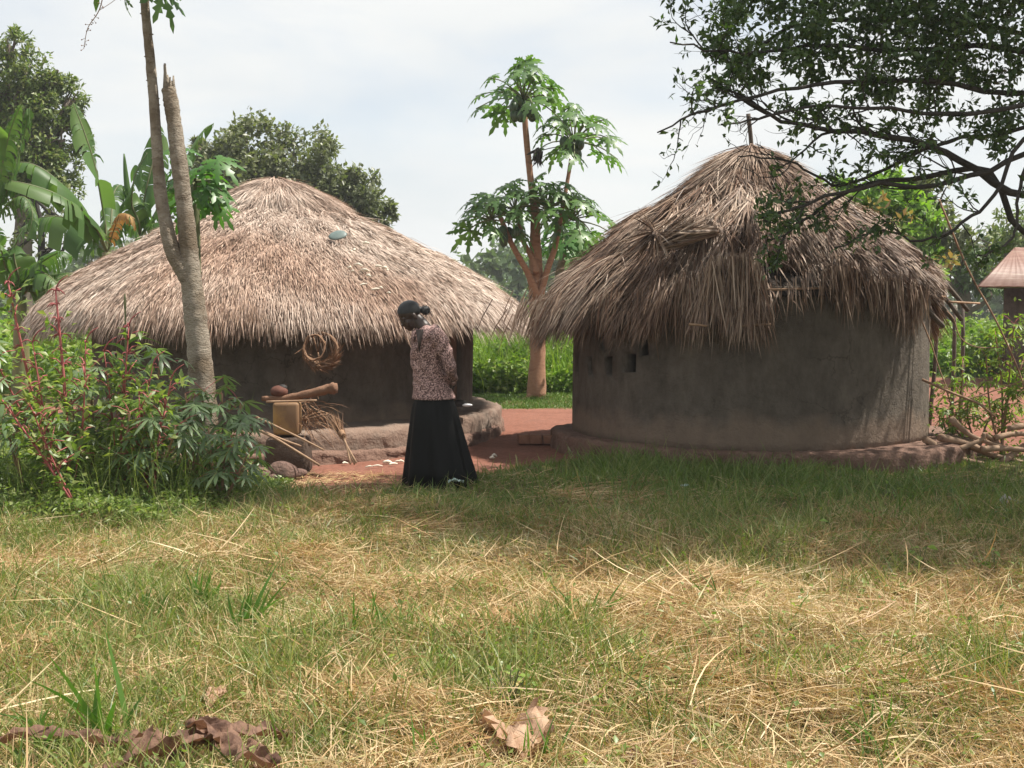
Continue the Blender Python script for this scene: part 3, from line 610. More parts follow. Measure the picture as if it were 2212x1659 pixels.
# ------------------------------------------------------------------ grass
def patch(N, fx, ylo, yhi, dens=None):
    y = np.sqrt(ylo**2+(yhi**2-ylo**2)*rs.uniform(0, 1, N)); x = y*rs.uniform(-fx, fx, N)
    if dens is not None:
        k = rs.uniform(0, 1, N) < dens(x, y); x, y = x[k], y[k]
    return x, y
def shadeband(x, y):  # greener, denser strip in front of the yard and at the left
    return sst(y, 7.6+.35*wav(x, y, 1.5)-.15*x, 9.2+.35*wav(x, y, 1.5)-.12*x)
def dry(x, y): return np.clip(.66+.34*wav(x, y, 1.7)+.34*wav(x+4, y, 4.3)+.16*np.clip(x*.7, -1, 1), .18, 1)*(1-.62*shadeband(x, y))
def grassblades(mb, x, y, hgt, wd, lean, k=3, droop=.5, lay=0):
    N = len(x); z = hz(x, y)-.01+lay; p = np.stack([x, y, z], -1); az = rs.uniform(0, 2*math.pi, N); ln = np.abs(rs.normal(0, lean, N))
    d = nrm(np.stack([np.cos(az)*ln, np.sin(az)*ln, np.ones(N)], -1)); bend = np.stack([np.cos(az)*droop*.8, np.sin(az)*droop*.8, np.full(N, -droop*.6)], -1)*rs.uniform(.2, 1.2, N)[:, None]
    mb.blades(p, d, bend, hgt, wd, nrm(np.cross(d, rdir(N))), k, 2)
g0 = lambda x, y: (1-soil(x, y))**1.5
ga = MB()
x, y = patch(220000, .68, 3.0, 9.2, lambda x, y: np.clip(1.10-.9*dry(x, y), .16, 1)*g0(x, y))
grassblades(ga, x, y, np.clip(rs.gamma(3.2, .034, len(x)), .03, .30)*(1.25-.5*dry(x, y))*(.75+.5*wav(x, y, 6)*wav(x+3, y, 3.3)+.25), .0052, .5)
x, y = patch(11000, .66, 3.2, 9.5, lambda x, y: np.clip(1.0-.7*dry(x, y), .1, 1)*g0(x, y)*(.25+.75*(wav(x, y, 4.7) > .15)))
grassblades(ga, x, y, rs.uniform(.08, .28, len(x)), .0095, .5, 4, .5)
o = ga.build('grass', M['grass_green']); tag(o, 'short green grass blades growing through the cut foreground', 'grass', kind='stuff')
gb = MB()
x, y = patch(215000, .72, 7.6, 13.2, lambda x, y: (.25+.75*shadeband(x, y))*g0(x, y))
grassblades(gb, x, y, np.clip(rs.gamma(4, .02, len(x)), .03, .2)*(.85+.3*wav(x, y, 2))*(1+.9*sst(x, .2, 1.0)*sst(y, 9.5, 11)+.8*sst(-x, 2.4, 3.4))*(1-.6*sst(x, 2.3, 3.0)*sst(y, 10.2, 11.0)), .0062, .5)
x, y = patch(5000, .6, 8.5, 13.0, lambda x, y: shadeband(x, y)*g0(x, y)); grassblades(gb, x, y, rs.uniform(.12, .26, len(x))*(1+.6*sst(x, .2, 1.0)-.9*sst(x, 2.3, 3.0)*sst(y, 10.2, 11.0)), .009, .4, 4, .45)
o = gb.build('grass', M['grass_shade']); tag(o, 'denser green grass in the shaded strip in front of the huts', 'grass', kind='stuff')
gc = MB()
x, y = patch(205000, .70, 3.0, 11.0, lambda x, y: dry(x, y)**1.3*g0(x, y)); N = len(x)
th_ = rs.uniform(0, math.pi*2, N); p = np.stack([x, y, hz(x, y)+rs.uniform(0, .055, N)*(.5+dry(x, y))], -1)
d = nrm(np.stack([np.cos(th_), np.sin(th_), rs.normal(.10, .28, N)], -1))
gc.blades(p, d, rs.normal(0, .16, (N, 3))*A(1, 1, .5)+A(0, 0, -.12), rs.uniform(.05, .26, N), .0036*rs.uniform(.6, 1.6, N), nrm(np.cross(d, rdir(N)+UP*.8)), 2, 4)
x, y = patch(102000, .68, 3.0, 9.4, lambda x, y: (.25+.75*dry(x, y))*g0(x, y)); N = len(x); grassblades(gc, x, y, rs.uniform(.05, .24, N), .0044, .75, 3, .6)
x, y = patch(2300, .66, 3.2, 8.5, lambda x, y: dry(x, y)); N = len(x); th_ = rs.uniform(0, math.pi*2, N); p = np.stack([x, y, hz(x, y)+rs.uniform(.02, .09, N)], -1); d = nrm(np.stack([np.cos(th_), np.sin(th_), rs.normal(.15, .22, N)], -1))
gc.blades(p, d, rs.normal(0, .2, (N, 3))+A(0, 0, -.15), rs.uniform(.2, .5, N), .006, nrm(np.cross(d, rdir(N)+UP)), 4, 5)
# raked heaps of cut straw
for u, v, sx, sy, hh, n_ in ((800, 1135, .42, .35, .13, 2600), (880, 1170, .3, .25, .10, 1500), (1380, 1320, .38, .22, .11, 2400), (1500, 1285, .35, .22, .10, 2000), (1250, 1300, .25, .2, .08, 1200), (1700, 1330, .4, .2, .08, 1800), (1050, 1400, .3, .2, .07, 1500), (180, 1240, .4, .3, .08, 1500), (450, 1170, .4, .3, .07, 1500), (1450, 1480, .3, .16, .07, 1600), (1850, 1500, .3, .16, .06, 1300), (700, 1500, .25, .14, .06, 1200), (1290, 1080, .35, .3, .08, 900), (2050, 1290, .4, .25, .07, 1400)):
    q0 = G(u, v); N = n_; x = q0[0]+rs.normal(0, sx, N); y = q0[1]+rs.normal(0, sy, N); m_ = hh*np.exp(-((x-q0[0])/sx)**2/2-((y-q0[1])/sy)**2/2); th_ = rs.normal(rs.uniform(0, 3), .7, N)
    p = np.stack([x, y, hz(x, y)+m_*rs.uniform(.2, 1, N)+.01], -1); d = nrm(np.stack([np.cos(th_), np.sin(th_), rs.normal(0, .22, N)], -1)); gc.blades(p, d, rs.normal(0, .2, (N, 3))*A(1, 1, .4)+A(0, 0, -.12), rs.uniform(.08, .30, N), .0042*rs.uniform(.7, 1.5, N), nrm(np.cross(d, rdir(N)+UP*.8)), 3, 4)
# straw litter at the yard's edge
x = rs.uniform(-3.0, -1.1, 2600); y = rs.uniform(9.9, 11.5, 2600); N = 2600; th_ = rs.uniform(0, 6.3, N); p = np.stack([x, y, hz(x, y)+rs.uniform(0, .03, N)], -1); d = nrm(np.stack([np.cos(th_), np.sin(th_), rs.normal(.03, .1, N)], -1))
gc.blades(p, d, rs.normal(0, .1, (N, 3))*A(1, 1, .3), rs.uniform(.05, .22, N), .006, nrm(np.cross(d, UP+rdir(N)*.4)), 2, 4)
o = gc.build('straw', M['grass_dry']); tag(o, 'dry cut straw lying matted over the foreground', 'straw', kind='stuff')
gd = MB(); N = 26000; x = rs.uniform(-1.6, 3.0, N); y = rs.uniform(18.3, 21.6, N); k = rs.uniform(0, 1, N) < g0(x, y); x, y = x[k], y[k]
grassblades(gd, x, y, rs.uniform(.03, .09, len(x)), .012, .5, 2)
N = 14000; x = rs.uniform(5.5, 13, N); y = rs.uniform(24, 27.5, N); k = rs.uniform(0, 1, N) < g0(x, y); x, y = x[k], y[k]
grassblades(gd, x, y, rs.uniform(.05, .2, len(x)), .014, .5, 2)
o = gd.build('lawn', M['lawn']); tag(o, 'low mown turf between the swept yard and the tall weeds', 'turf', kind='stuff')
# ------------------------------------------------------------------ trees
def tree(name, label, lobes, mat, per, L, Wd, seed, trunk=None, r0=.25, bark='bark_mid', clump=.16, nclump=60, shell=.55, extra=None, group=None):
    base = trunk[0] if trunk is not None else A(lobes[0][0][0], lobes[0][0][1], 0)
    t = empty(name, base, label, 'tree', group)
    b = MB(); lobes_leaves(b, lobes, per, L, Wd, seed, clump, shell, nclump); cr_ = b.build('crown', mat, t)
    if extra:
        b = MB(); lobes_leaves(b, extra[0], extra[2], L, Wd, seed+1, clump, .8, nclump); b.build('young_leaves', extra[1], cr_)
    if trunk is None:
        c = A(*lobes[0][0]); trunk = [A(c[0], c[1], -.1), A(c[0]+.1, c[1], c[2]*.45), A(c[0], c[1], c[2]*.85)]
    b = MB(); limbs(b, trunk, r0, lobes, seed); b.build('trunk', M[bark], t, True); return t
Y = 36
tree('shade_tree', 'broad dark olive tree rising behind the pale thatch roof', [plobe(u, v, r, Y, .9) for u, v, r in ((545, 325, 72), (650, 345, 80), (580, 420, 120), (480, 385, 70), (700, 430, 85), (775, 425, 62), (810, 470, 40), (470, 480, 80), (780, 500, 55), (430, 320, 26))],
     M['mango_leaf'], 2600, .18, .10, 11, [A(P(600, 650, Y)[0], Y, 0), P(600, 560, Y), P(600, 430, Y)], .35, clump=.17, nclump=34)
Y = 31
tree('tall_tree', 'tall leafy tree at the left with yellow-green tufts and open lower branches', [plobe(u, v, r, Y, .9) for u, v, r in ((20, 95, 45), (60, 150, 65), (120, 170, 35), (10, 210, 80), (110, 220, 62), (50, 290, 80), (140, 300, 50), (165, 250, 25), (100, 360, 65), (20, 400, 70), (70, 430, 45), (-60, 180, 90), (-50, 330, 90), (30, 330, 85), (120, 365, 55), (150, 215, 36), (70, 230, 60), (130, 410, 40))],
     M['gum_leaf'], 2600, .15, .065, 12, [A(P(40, 650, Y)[0], Y, 0), P(50, 520, Y), P(60, 380, Y), P(50, 250, Y)], .28, clump=.17, nclump=40, shell=.5)
tree('small_tree', 'thin dark-leaved tree with sky showing through behind the banana plants', [plobe(u, v, r, 27, .55) for u, v, r in ((60, 500, 55), (130, 480, 40), (110, 530, 45), (20, 540, 40), (160, 500, 22))],
     M['mango_leaf'], 520, .15, .07, 13, [A(P(85, 650, 27)[0], 27, 0), P(90, 560, 27), P(85, 470, 27), P(60, 400, 27)], .10, 'bark', nclump=30)
Y = 29
tree('mango_tree', 'bright green mango tree with orange young leaves right of the ragged hut', [plobe(u, v, r, Y, .85) for u, v, r in ((1900, 420, 62), (1840, 440, 60), (1785, 430, 52), (1955, 415, 50), (1930, 520, 60), (1960, 470, 60), (1880, 500, 80), (1990, 510, 45), (1800, 480, 60), (1960, 560, 70))],
     M['bright_leaf'], 1500, .22, .11, 14, [A(P(1920, 650, Y)[0], Y, 0), P(1915, 580, Y), P(1900, 460, Y)], .25, clump=.18, nclump=26,
     extra=([plobe(u, v, r, Y-1.6, .8) for u, v, r in ((1895, 445, 18), (1925, 500, 16), (1990, 575, 22), (1960, 475, 14), (2040, 560, 18), (1870, 480, 16), (1905, 535, 14))], M['flush_leaf'], 900))
tree('dark_tree', 'round mid-green tree standing just right of the mango tree', [plobe(u, v, r, 31, .9) for u, v, r in ((2020, 430, 48), (2045, 480, 46), (1990, 420, 40), (2050, 540, 50), (1990, 540, 60))], M['mango_leaf'], 1200, .22, .11, 15, clump=.2, nclump=24)
tree('feathery_tree', 'pale feathery tree above the rusty tin roof', [plobe(u, v, r, 38, .9) for u, v, r in ((2180, 500, 45), (2215, 480, 55), (2130, 530, 45), (2150, 580, 55), (2230, 560, 60))], M['gum_leaf'], 700, .22, .09, 16, clump=.24, nclump=20)
tree('bushy_tree', 'low dark bushy tree between the mango tree and the tin roof', [plobe(u, v, r, 34, .8) for u, v, r in ((2080, 560, 45), (2110, 590, 40), (2040, 600, 45), (2150, 610, 40))], M['wood_leaf'], 900, .24, .13, 17, clump=.2, nclump=18)
tree('bushy_tree', 'small bushy tree right behind the old papaya, beside the ragged roof', [plobe(u, v, r, 32, .8) for u, v, r in ((1275, 515, 24), (1300, 540, 30), (1245, 560, 30), (1290, 590, 40))], M['wood_leaf'], 700, .2, .10, 18, clump=.2, nclump=18)

# forked broken trunk in front of the wide hut
Y = 10.9
fk = empty('papaya_tree', A(P(432, 650, Y)[0], Y, 0), 'tall forked papaya trunk, one arm snapped off, in front of the wide hut', 'tree')
def ringed(pts, rad, n_, k=14):
    c = curve(pts, n_); m = len(c); r = np.interp(np.linspace(0, 1, m), np.linspace(0, 1, len(rad)), rad); r = r*(1+rs.choice([0, 0, 0, 0, .035, .02], m)+rs.uniform(-.02, .02, m)+.03*np.sin(np.arange(m)*.31+rs.uniform(0, 6))); return c, r
b = MB(); s_ = Y/FP
c, r = ringed([P(446, 1045, Y), P(438, 850, Y), P(424, 700, Y), P(412, 590, Y), P(402, 480, Y), P(388, 360, Y), P(374, 250, Y), P(364, 190, Y)], [31*s_, 28*s_, 24*s_, 21.5*s_, 18*s_, 17*s_, 15.5*s_, 15*s_], 110)
b.tube(c, r, 14, wob=.05)
c, r = ringed([P(418, 640, Y), P(398, 590, Y-.02), P(374, 545, Y-.03), P(358, 480, Y-.03), P(345, 400, Y), P(331, 200, Y), P(314, 20, Y), P(306, -90, Y), P(302, -200, Y)], [16*s_, 17*s_, 17*s_, 14.5*s_, 13*s_, 10.5*s_, 9.5*s_, 9*s_, 8*s_], 120)
b.tube(c, r, 12, wob=.05)
for k in range(26):   # splintered top
    p = P(364, 192, Y)+A(rs.uniform(-.045, .045), rs.uniform(-.04, .04), 0); hgt = rs.uniform(.04, .12)+(.10 if p[0] < P(362, 190, Y)[0]-.005 else 0)
    b.tube([p-A(0, 0, .03), p+A(rs.normal(-.004, .01), 0, hgt)], [.02, .007], 5)
for k in range(70):   # leaf scars
    t_ = rs.uniform(0, 1); arm = rs.rand() < .6; cc = c if arm else curve([P(438, 850, Y), P(424, 700, Y), P(412, 590, Y), P(402, 480, Y), P(388, 360, Y), P(374, 250, Y)], 60)
    i = int(t_*(len(cc)-1)*(.75 if arm else 1)); rad_ = (13.5*s_ if arm else 20*s_)*(1.0-.35*t_); a_ = rs.uniform(-1.9, 1.9)
    b.ball(cc[i]+A(math.sin(a_)*rad_, -math.cos(a_)*rad_, 0), (.016, .012, .007), 6, 4)
b.build('trunk', M['trunk_grey'], fk, True)
lm, sm = MB(), MB(); papaya_crown(lm, sm, P(304, -170, Y), 12, .62, .42, -.5, .9, 3)
for (u, v, u2, v2) in ((372, 4, 395, -10), (356, -8, 340, -40)):
    pass
lm.inst(PT[0], PT[1], np.array([P(350, -14, Y-.1), P(270, -8, Y)]), frames(np.array([A(.55, -.1, -.8), A(-.1, 0, -1)]), np.array([A(.6, -.6, .5), A(-.8, -.5, .1)])), [.30, .16])
o = lm.build('leaf_crown', M['papaya_leaf'], fk); sm.build('petiole', M['green_stem'], o)
b = MB(); pts = curve([P(305, -100, Y), P(240, -60, Y-.1), P(215, 20, Y-.1), P(190, 60, Y-.1), P(181, 105, Y-.1)], 24); b.tube(pts, np.linspace(.006, .0025, len(pts)), 5)
for i in range(8, len(pts)):
    for q in range(2):
        if rs.rand() < .7:
            d = nrm(rs.normal(size=3)+A(0, 0, -.3)); e = pts[i]+d*.035; b.tube([pts[i], e], .0018, 4); b.ball(e, .006, 6, 4)
pts = curve([P(212, 24, Y-.1), P(240, 6, Y-.1), P(255, -6, Y)], 8); b.tube(pts, .0025, 4)
b.build('flower_stalk', M['brown_stem'], o)
# young papaya hiding behind the forked trunk
yp = empty('young_papaya', A(P(425, 650, 11.9)[0], 11.9, 0), 'young papaya with bright leaves peeking out behind the forked trunk', 'tree')
lm, sm = MB(), MB(); papaya_crown(lm, sm, P(420, 392, 11.9), 13, .36, .30, -.7, .7, 9); sm.tube(curve([A(P(425, 650, 11.9)[0], 11.9, 0), P(424, 520, 11.9), P(420, 392, 11.9)], 8), np.linspace(.05, .03, 9), 8)
lm.inst(PT[0], PT[1], np.array([P(470, 345, 11.7), P(455, 400, 11.7), P(380, 320, 11.6)]), frames(np.array([A(.7, -.4, -.4), A(.5, -.5, -.9), A(.6, -.6, -.2)]), np.array([A(.2, -.6, .8), A(.3, -.8, .3), A(.1, -.5, .9)])), [.3, .26, .28])
lm.build('leaf_crown', M['papaya_young'], yp); sm.build('stem', M['green_stem'], yp, True)
# big papaya in the gap
Y = 20.4; s_ = Y/FP
pp = empty('papaya_tree', A(P(1160, 650, Y)[0], Y, 0), 'old papaya with several leafy heads and dark fruit, standing between the huts', 'tree')
b = MB()
for pts, rad in (([(1158, 862), (1162, 760), (1160, 680), (1158, 600), (1156, 520), (1156, 460), (1148, 400), (1140, 330), (1132, 240)], [25, 20, 18, 19, 14, 11, 8.5, 8, 7]),
                 ([(1160, 640), (1140, 590), (1115, 545), (1095, 505), (1082, 470)], [11, 8, 7, 6.5, 6]),
                 ([(1158, 590), (1150, 560), (1130, 520), (1122, 480)], [9, 7, 6, 6]),
                 ([(1164, 650), (1180, 590), (1200, 530), (1215, 450), (1226, 390), (1236, 330)], [10, 8, 7, 5.5, 5, 5])):
    c, r = ringed([P(u, v, Y+.05*i*(-1 if len(pts) == 5 else 1)) for i, (u, v) in enumerate(pts)], [x*s_ for x in rad], 60); b.tube(c, r*.86, 11, wob=.05)
b.tube(curve([P(1158, 850, Y), P(1140, 862, Y-.1), P(1125, 868, Y-.2)], 6), [.12, .1, .08, .06, .05, .04, .03], 7)
tr_ = b.build('trunk', M['papaya_trunk'], pp, True)
for u, v, dy, N, pet, size, lo, hi, sd, bi in ((1131, 214, 0, 26, .74, .40, -.35, 1.35, 21, (-.08, 0)), (1240, 306, .2, 24, .74, .38, -.3, 1.3, 22, (.06, 0)), (1062, 474, -.2, 16, .62, .40, -.4, 1.1, 23, (-.15, 0)), (1112, 455, -.1, 16, .68, .40, -.2, 1.2, 24, (0, 0)), (1182, 450, -.25, 18, .68, .40, -.25, 1.2, 25, (0, 0)), (1236, 474, -.1, 16, .66, .40, -.4, 1.1, 26, (.18, 0))):
    lm, sm = MB(), MB(); papaya_crown(lm, sm, P(u, v, Y+dy), N, pet, size, lo, hi, sd, 1, bi); o = lm.build('leaf_crown', M['papaya_leaf'], pp); sm.build('petiole', M['green_stem'], o)
st = np.random.RandomState(8)
for cu, cv, k, dx, dv in ((1132, 235, 13, 24, 16), (1238, 320, 9, 20, 15), (1098, 497, 4, 18, 12)):
    for i in range(k):
        c = P(cu+st.uniform(-dx, dx), cv+st.uniform(-dv, dv), Y-.18+st.uniform(-.1, .16)); bb = MB(); bb.ball(c, (.075, .075, .105), 10, 8, Matrix.Rotation(st.uniform(-.4, .4), 3, 'Y')); bb.build('fruit', M['papaya_fruit'], pp, True)
bb = MB(); bb.ball(P(1088, 516, Y-.25), (.075, .075, .14), 10, 8); bb.build('fruit', M['papaya_fruit'], pp, True)
bb = MB(); d0 = P(1163, 325, Y); k = 26; d = nrm(st.normal(0, .35, (k, 3))+A(0, 0, -1)); bb.blades(d0+st.normal(0, .03, (k, 3)), d, st.normal(0, .15, (k, 3)), .25, .05, nrm(np.cross(d, st.normal(size=(k, 3)))), 3, 2); bb.tube(curve([P(1232, 318, Y), P(1200, 318, Y), P(1165, 326, Y)], 6), .008, 5); bb.build('withered_leaf', M['bark'], pp)
p2 = empty('papaya_tree', A(P(1216, 650, 23)[0], 23, 0), 'smaller papaya with lighter leaves half hidden behind the old papaya', 'tree')
b = MB(); b.tube(curve([A(P(1204, 650, 23)[0], 23, 0), P(1206, 620, 23), P(1216, 560, 23), P(1226, 520, 23)], 12), np.linspace(.10, .06, 13), 9); b.build('trunk', M['trunk_grey'], p2, True)
lm, sm = MB(), MB(); papaya_crown(lm, sm, P(1228, 515, 23), 22, .58, .46, -.45, .8, 28); o = lm.build('leaf_crown', M['papaya_young'], p2); sm.build('petiole', M['green_stem'], o)

# banana plants
def banana(label, base, crown, leaves, width, seed, Y, h0=0, dry=()):
    t = empty('banana_plant', A(base, Y, 0), label, 'banana plant', 'banana plants behind the wide hut')
    b = MB(); top = P(*crown, Y); c = curve([A(base, Y, -.1), (A(base, Y, 0)+top)/2, top], 12); b.tube(c, np.linspace(.15, .075, len(c)), 10, wob=.06); b.build('stem', M['banana_stem'], t, True)
    for i, (pts, w_, tears, dr, tl) in enumerate(leaves):
        lf, rb = MB(), MB(); q = [top]+[P(u, v, Y+dy) for u, v, dy in pts]; banana_leaf(lf, rb, q, w_, seed+i, tears, tl, dr)
        o = lf.build('leaf', M['banana_dry'] if i in dry else M['banana_leaf'], t); rb.build('midrib', M['green_stem'], o, True)
    return t
banana('banana_plant', 0, (0, 0), [], .3, 0, 20) if False else None
banana('banana plant with one tall upright leaf, growing over the left edge of the pale roof', P(228, 650, 19.5)[0], (232, 545), [
    ([(225, 470, 0), (205, 360, -.2), (180, 280, -.3), (158, 222, -.3)], .36, .3, .55, .9), ([(190, 470, -.3), (130, 395, -.8), (60, 352, -1.0), (-20, 365, -1)], .34, .35, .8, .2),
    ([(205, 490, -.4), (140, 430, -1), (60, 398, -1.3), (-30, 385, -1.4)], .38, .3, .9, .2), ([(200, 520, .2), (150, 474, .4), (90, 470, .6), (40, 496, .7)], .34, .6, 1.0, .2),
    ([(250, 500, .2), (275, 470, .3), (300, 510, .4), (318, 540, .4)], .28, .6, .9, -.2), ([(245, 500, -.3), (262, 462, -.5), (285, 470, -.6), (292, 498, -.6)], .14, .8, 1.0, 0), ([(240, 480, .2), (245, 420, .5), (262, 400, .7), (272, 432, .8)], .26, .5, .8, -.3),
    ([(215, 580, -.2), (208, 600, -.2), (206, 640, -.2)], .12, .8, 1, 0)], .3, 40, 19.5, dry=(5, 7))
banana('banana plant with a rolled spear leaf and a broad blade, just behind the forked trunk', P(318, 650, 20.5)[0], (300, 520), [
    ([(308, 460, 0), (318, 400, 0), (335, 330, .1), (345, 268, .2)], .42, .35, .5, -.7), ([(300, 480, -.2), (285, 440, -.3), (292, 380, -.4), (318, 330, -.4)], .36, .25, .5, -.9),
    ([(330, 470, .2), (380, 380, .5), (430, 295, .8), (462, 266, 1)], .34, .35, .6, .5), ([(320, 490, 0), (360, 480, 0), (400, 500, .2)], .28, .5, .9, 0)], .3, 60, 20.5)
bp = [o for o in bpy.data.objects if o.name.startswith('banana_plant')][-1]
c = curve([P(300, 520, 20.5), P(279, 430, 20.4), P(272, 380, 20.4), P(268, 332, 20.4)], 12); b = MB(); b.tube(c, [.03, .05, .055, .055, .055, .053, .05, .046, .042, .036, .03, .022, .012][:len(c)], 8); b.build('rolled_leaf', M['banana_leaf'], bp, True)
banana('banana plant at the left edge with raised torn leaves', P(-30, 650, 18)[0], (-20, 480), [
    ([(0, 380, 0), (20, 290, -.1), (45, 225, -.2)], .22, .7, .7, .6), ([(20, 400, .1), (50, 300, .2), (62, 235, .2), (66, 300, .2)], .15, .8, 1.0, .3), ([(-10, 380, -.2), (-5, 300, -.3), (-15, 210, -.3)], .24, .4, .4, -.6),
    ([(20, 440, 0), (50, 425, -.1), (70, 460, -.2), (60, 520, -.3)], .2, .7, 1.0, 0), ([(-30, 420, 0), (-80, 380, 0), (-130, 420, 0)], .3, .4, .8, 0)], .3, 80, 18)
banana('short banana plant below, with broad shiny leaves left of the thatch', P(40, 650, 17)[0], (45, 640), [
    ([(40, 600, -.1), (30, 540, -.2), (55, 490, -.3)], .36, .15, .4, -.8), ([(60, 600, -.1), (85, 570, -.2), (130, 545, -.2), (155, 552, -.2)], .28, .4, .8, .2), ([(70, 620, -.1), (110, 600, -.2), (150, 590, -.2), (185, 600, -.2)], .26, .6, .9, .2),
    ([(20, 600, -.1), (0, 530, -.3), (-20, 480, -.3)], .36, .3, .5, .5), ([(60, 610, -.1), (90, 590, -.3), (120, 610, -.4), (135, 650, -.4)], .26, .4, .9, 0)], .3, 100, 17)
# ------------------------------------------------------------------ big overhanging tree at the right
ot = empty('overhanging_tree', (5.6, 9.7, 0), 'big dark spreading tree whose branches hang over the ragged hut from the right', 'tree')
bw = MB(); tips = []; st = np.random.RandomState(77)
trunkp = curve([A(5.7, 9.7, -.1), A(5.55, 9.7, 1.2), A(5.2, 9.6, 2.4), A(4.9, 9.6, 3.3)], 10); bw.tube(trunkp, np.linspace(.34, .22, len(trunkp)), 12, wob=.08)
FORK = A(4.95, 9.6, 3.1)
def twigs(p, d, L, r, lvl, leafy):
    n_ = 5; pts = [p]; q = p; dd = d
    for i in range(n_):
        dd = nrm(dd+st.normal(0, .22, 3)+A(0, 0, .02)); q = q+dd*L/n_; pts.append(q)
    bw.tube(pts, np.linspace(r, r*.45, n_+1), 5 if r > .008 else 4, cap=False)
    if lvl == 0: tips.append((q, dd, leafy)); return
    for k in range(3 if lvl > 1 else 2):
        i = st.randint(2, n_+1); twigs(pts[i], nrm(dd+st.normal(0, .55, 3)), L*st.uniform(.5, .75), r*.55, lvl-1, leafy)
    tips.append((q, dd, leafy))
def limb(px, Y0, Y1, r0, r1, leafy, nsub=9, L=.55, lvl=2, tail=None):
    r0 *= .40; r1 *= .62; nsub = int(nsub*.8); leafy *= .62; q = [P(u, v, Y0+(Y1-Y0)*i/(len(px)-1)) for i, (u, v) in enumerate(px)]; c = curve([FORK+(q[0]-FORK)*.45+A(0, 0, .1)]+q if tail is None else tail+q, 26); c = c+st.normal(0, .008, c.shape)
    bw.tube(curve([FORK, c[0]], 3), [r0*1.15, r0*1.1, r0*1.05, r0][:len(curve([FORK, c[0]], 3))], 7); bw.tube(c, np.linspace(r0, r1, len(c)), 7, cap=False)
    T = np.gradient(c, axis=0)
    for k in range(nsub):
        i = int(st.uniform(.25, 1)*(len(c)-1)); d = nrm(nrm(T[i])*.9+st.normal(0, .45, 3)*A(1, 1, .9)+A(0, 0, .06)); twigs(c[i], d, L*st.uniform(.6, 1.2)*(1.08-.62*i/len(c)), max(.005, r1*1.1), lvl, leafy)
    tips.append((c[-1], nrm(T[-1]), leafy))
limb([(2212, 420), (2080, 345), (1930, 296), (1800, 280), (1690, 262), (1590, 205)], 9.3, 8.4, .085, .016, .9, 16)
limb([(2212, 500), (2140, 370), (2010, 385), (1890, 395), (1800, 430), (1730, 480), (1680, 530)], 9.5, 9.0, .075, .012, .6, 11)
limb([(2212, 330), (2060, 395), (1900, 400), (1780, 425), (1700, 455), (1640, 470)], 9.0, 8.3, .06, .010, .55, 9)
limb([(2180, 200), (2010, 175), (1850, 178), (1720, 185), (1600, 215), (1500, 245), (1425, 282)], 9.2, 8.0, .06, .008, .22, 18, .55)
limb([(2150, 100), (1950, 110), (1780, 100), (1650, 112), (1550, 110), (1450, 90)], 9.6, 8.2, .06, .008, .35, 16, .55)
limb([(2160, 60), (1900, 40), (1700, 60), (1620, 130), (1540, 120), (1480, 60)], 10.0, 9.2, .06, .008, .5, 12, .5)
limb([(2212, 280), (2080, 300), (1960, 340), (1830, 400), (1760, 380), (1700, 345), (1620, 340), (1590, 345)], 9.4, 8.4, .045, .006, .5, 8, .4, 1)
limb([(2212, 300), (2150, 420), (2080, 480), (1990, 520), (1900, 500), (1800, 540)], 8.8, 8.3, .045, .008, .45, 9, .4)
limb([(2240, 330), (2200, 420), (2195, 500), (2150, 540), (2110, 555)], 8.6, 8.3, .04, .008, .35, 6, .3)
limb([(2212, 230), (2060, 250), (1920, 235), (1760, 230), (1640, 255), (1560, 270)], 8.9, 8.0, .05, .009, .5, 12, .45)
for k in range(9):   # limbs that carry the crown above the picture
    a = st.uniform(1.6, 5.2); e = A(2.6+2.6*math.cos(a), 9.6+1.7*math.sin(a), st.uniform(4.9, 6.2)); c = curve([FORK, (FORK+e)/2+A(0, 0, .6), e], 8); bw.tube(c, np.linspace(.11, .03, len(c)), 7)
bw.build('trunk', M['bark'], ot, True)
lf = MB(); pos, dd, nn = [], [], []
for q, d, leafy in tips:
    k = st.poisson(17*leafy)
    for i in range(k):
        o_ = nrm(st.normal(size=3)+d*.9); pos.append(q-d*st.uniform(0, .16)+st.normal(0, .012, 3)); dd.append(o_); nn.append(nrm(UP+st.normal(0, .5, 3)))
pos, dd, nn = map(np.array, (pos, dd, nn)); bare = (np.abs(pos[:, 0]/pos[:, 1]-.192) < .016) & (pos[:, 2] > 2.4) & (pos[:, 2] < 3.02)   # a bare stretch of twig
pos, dd, nn = pos[~bare], dd[~bare], nn[~bare]; lf.leaves(pos, dd, nn, .062*st.uniform(.6, 1.25, len(pos)), .028*st.uniform(.8, 1.2, len(pos)), .35, .1)
vis = [plobe(u, v, r, Y, .8, dep=1.3) for u, v, r, Y in ((1600, 40, 80, 8.8), (1720, 60, 110, 9.0), (1860, 60, 120, 9.2), (2010, 70, 140, 9.4), (2150, 80, 130, 9.4), (1640, 120, 70, 8.6), (1760, 150, 80, 8.8), (1900, 160, 80, 9.0), (2050, 200, 90, 9.2), (2180, 210, 100, 9.2), (1560, 90, 50, 8.6), (2150, 290, 60, 9.0), (1700, -40, 140, 9.4), (1900, -60, 170, 9.6), (2120, -60, 190, 9.6), (1560, -30, 60, 9))]
lobes_leaves(lf, vis, 5200, .065, .031, 5, clump=.20, nclump=110, shell=.2)
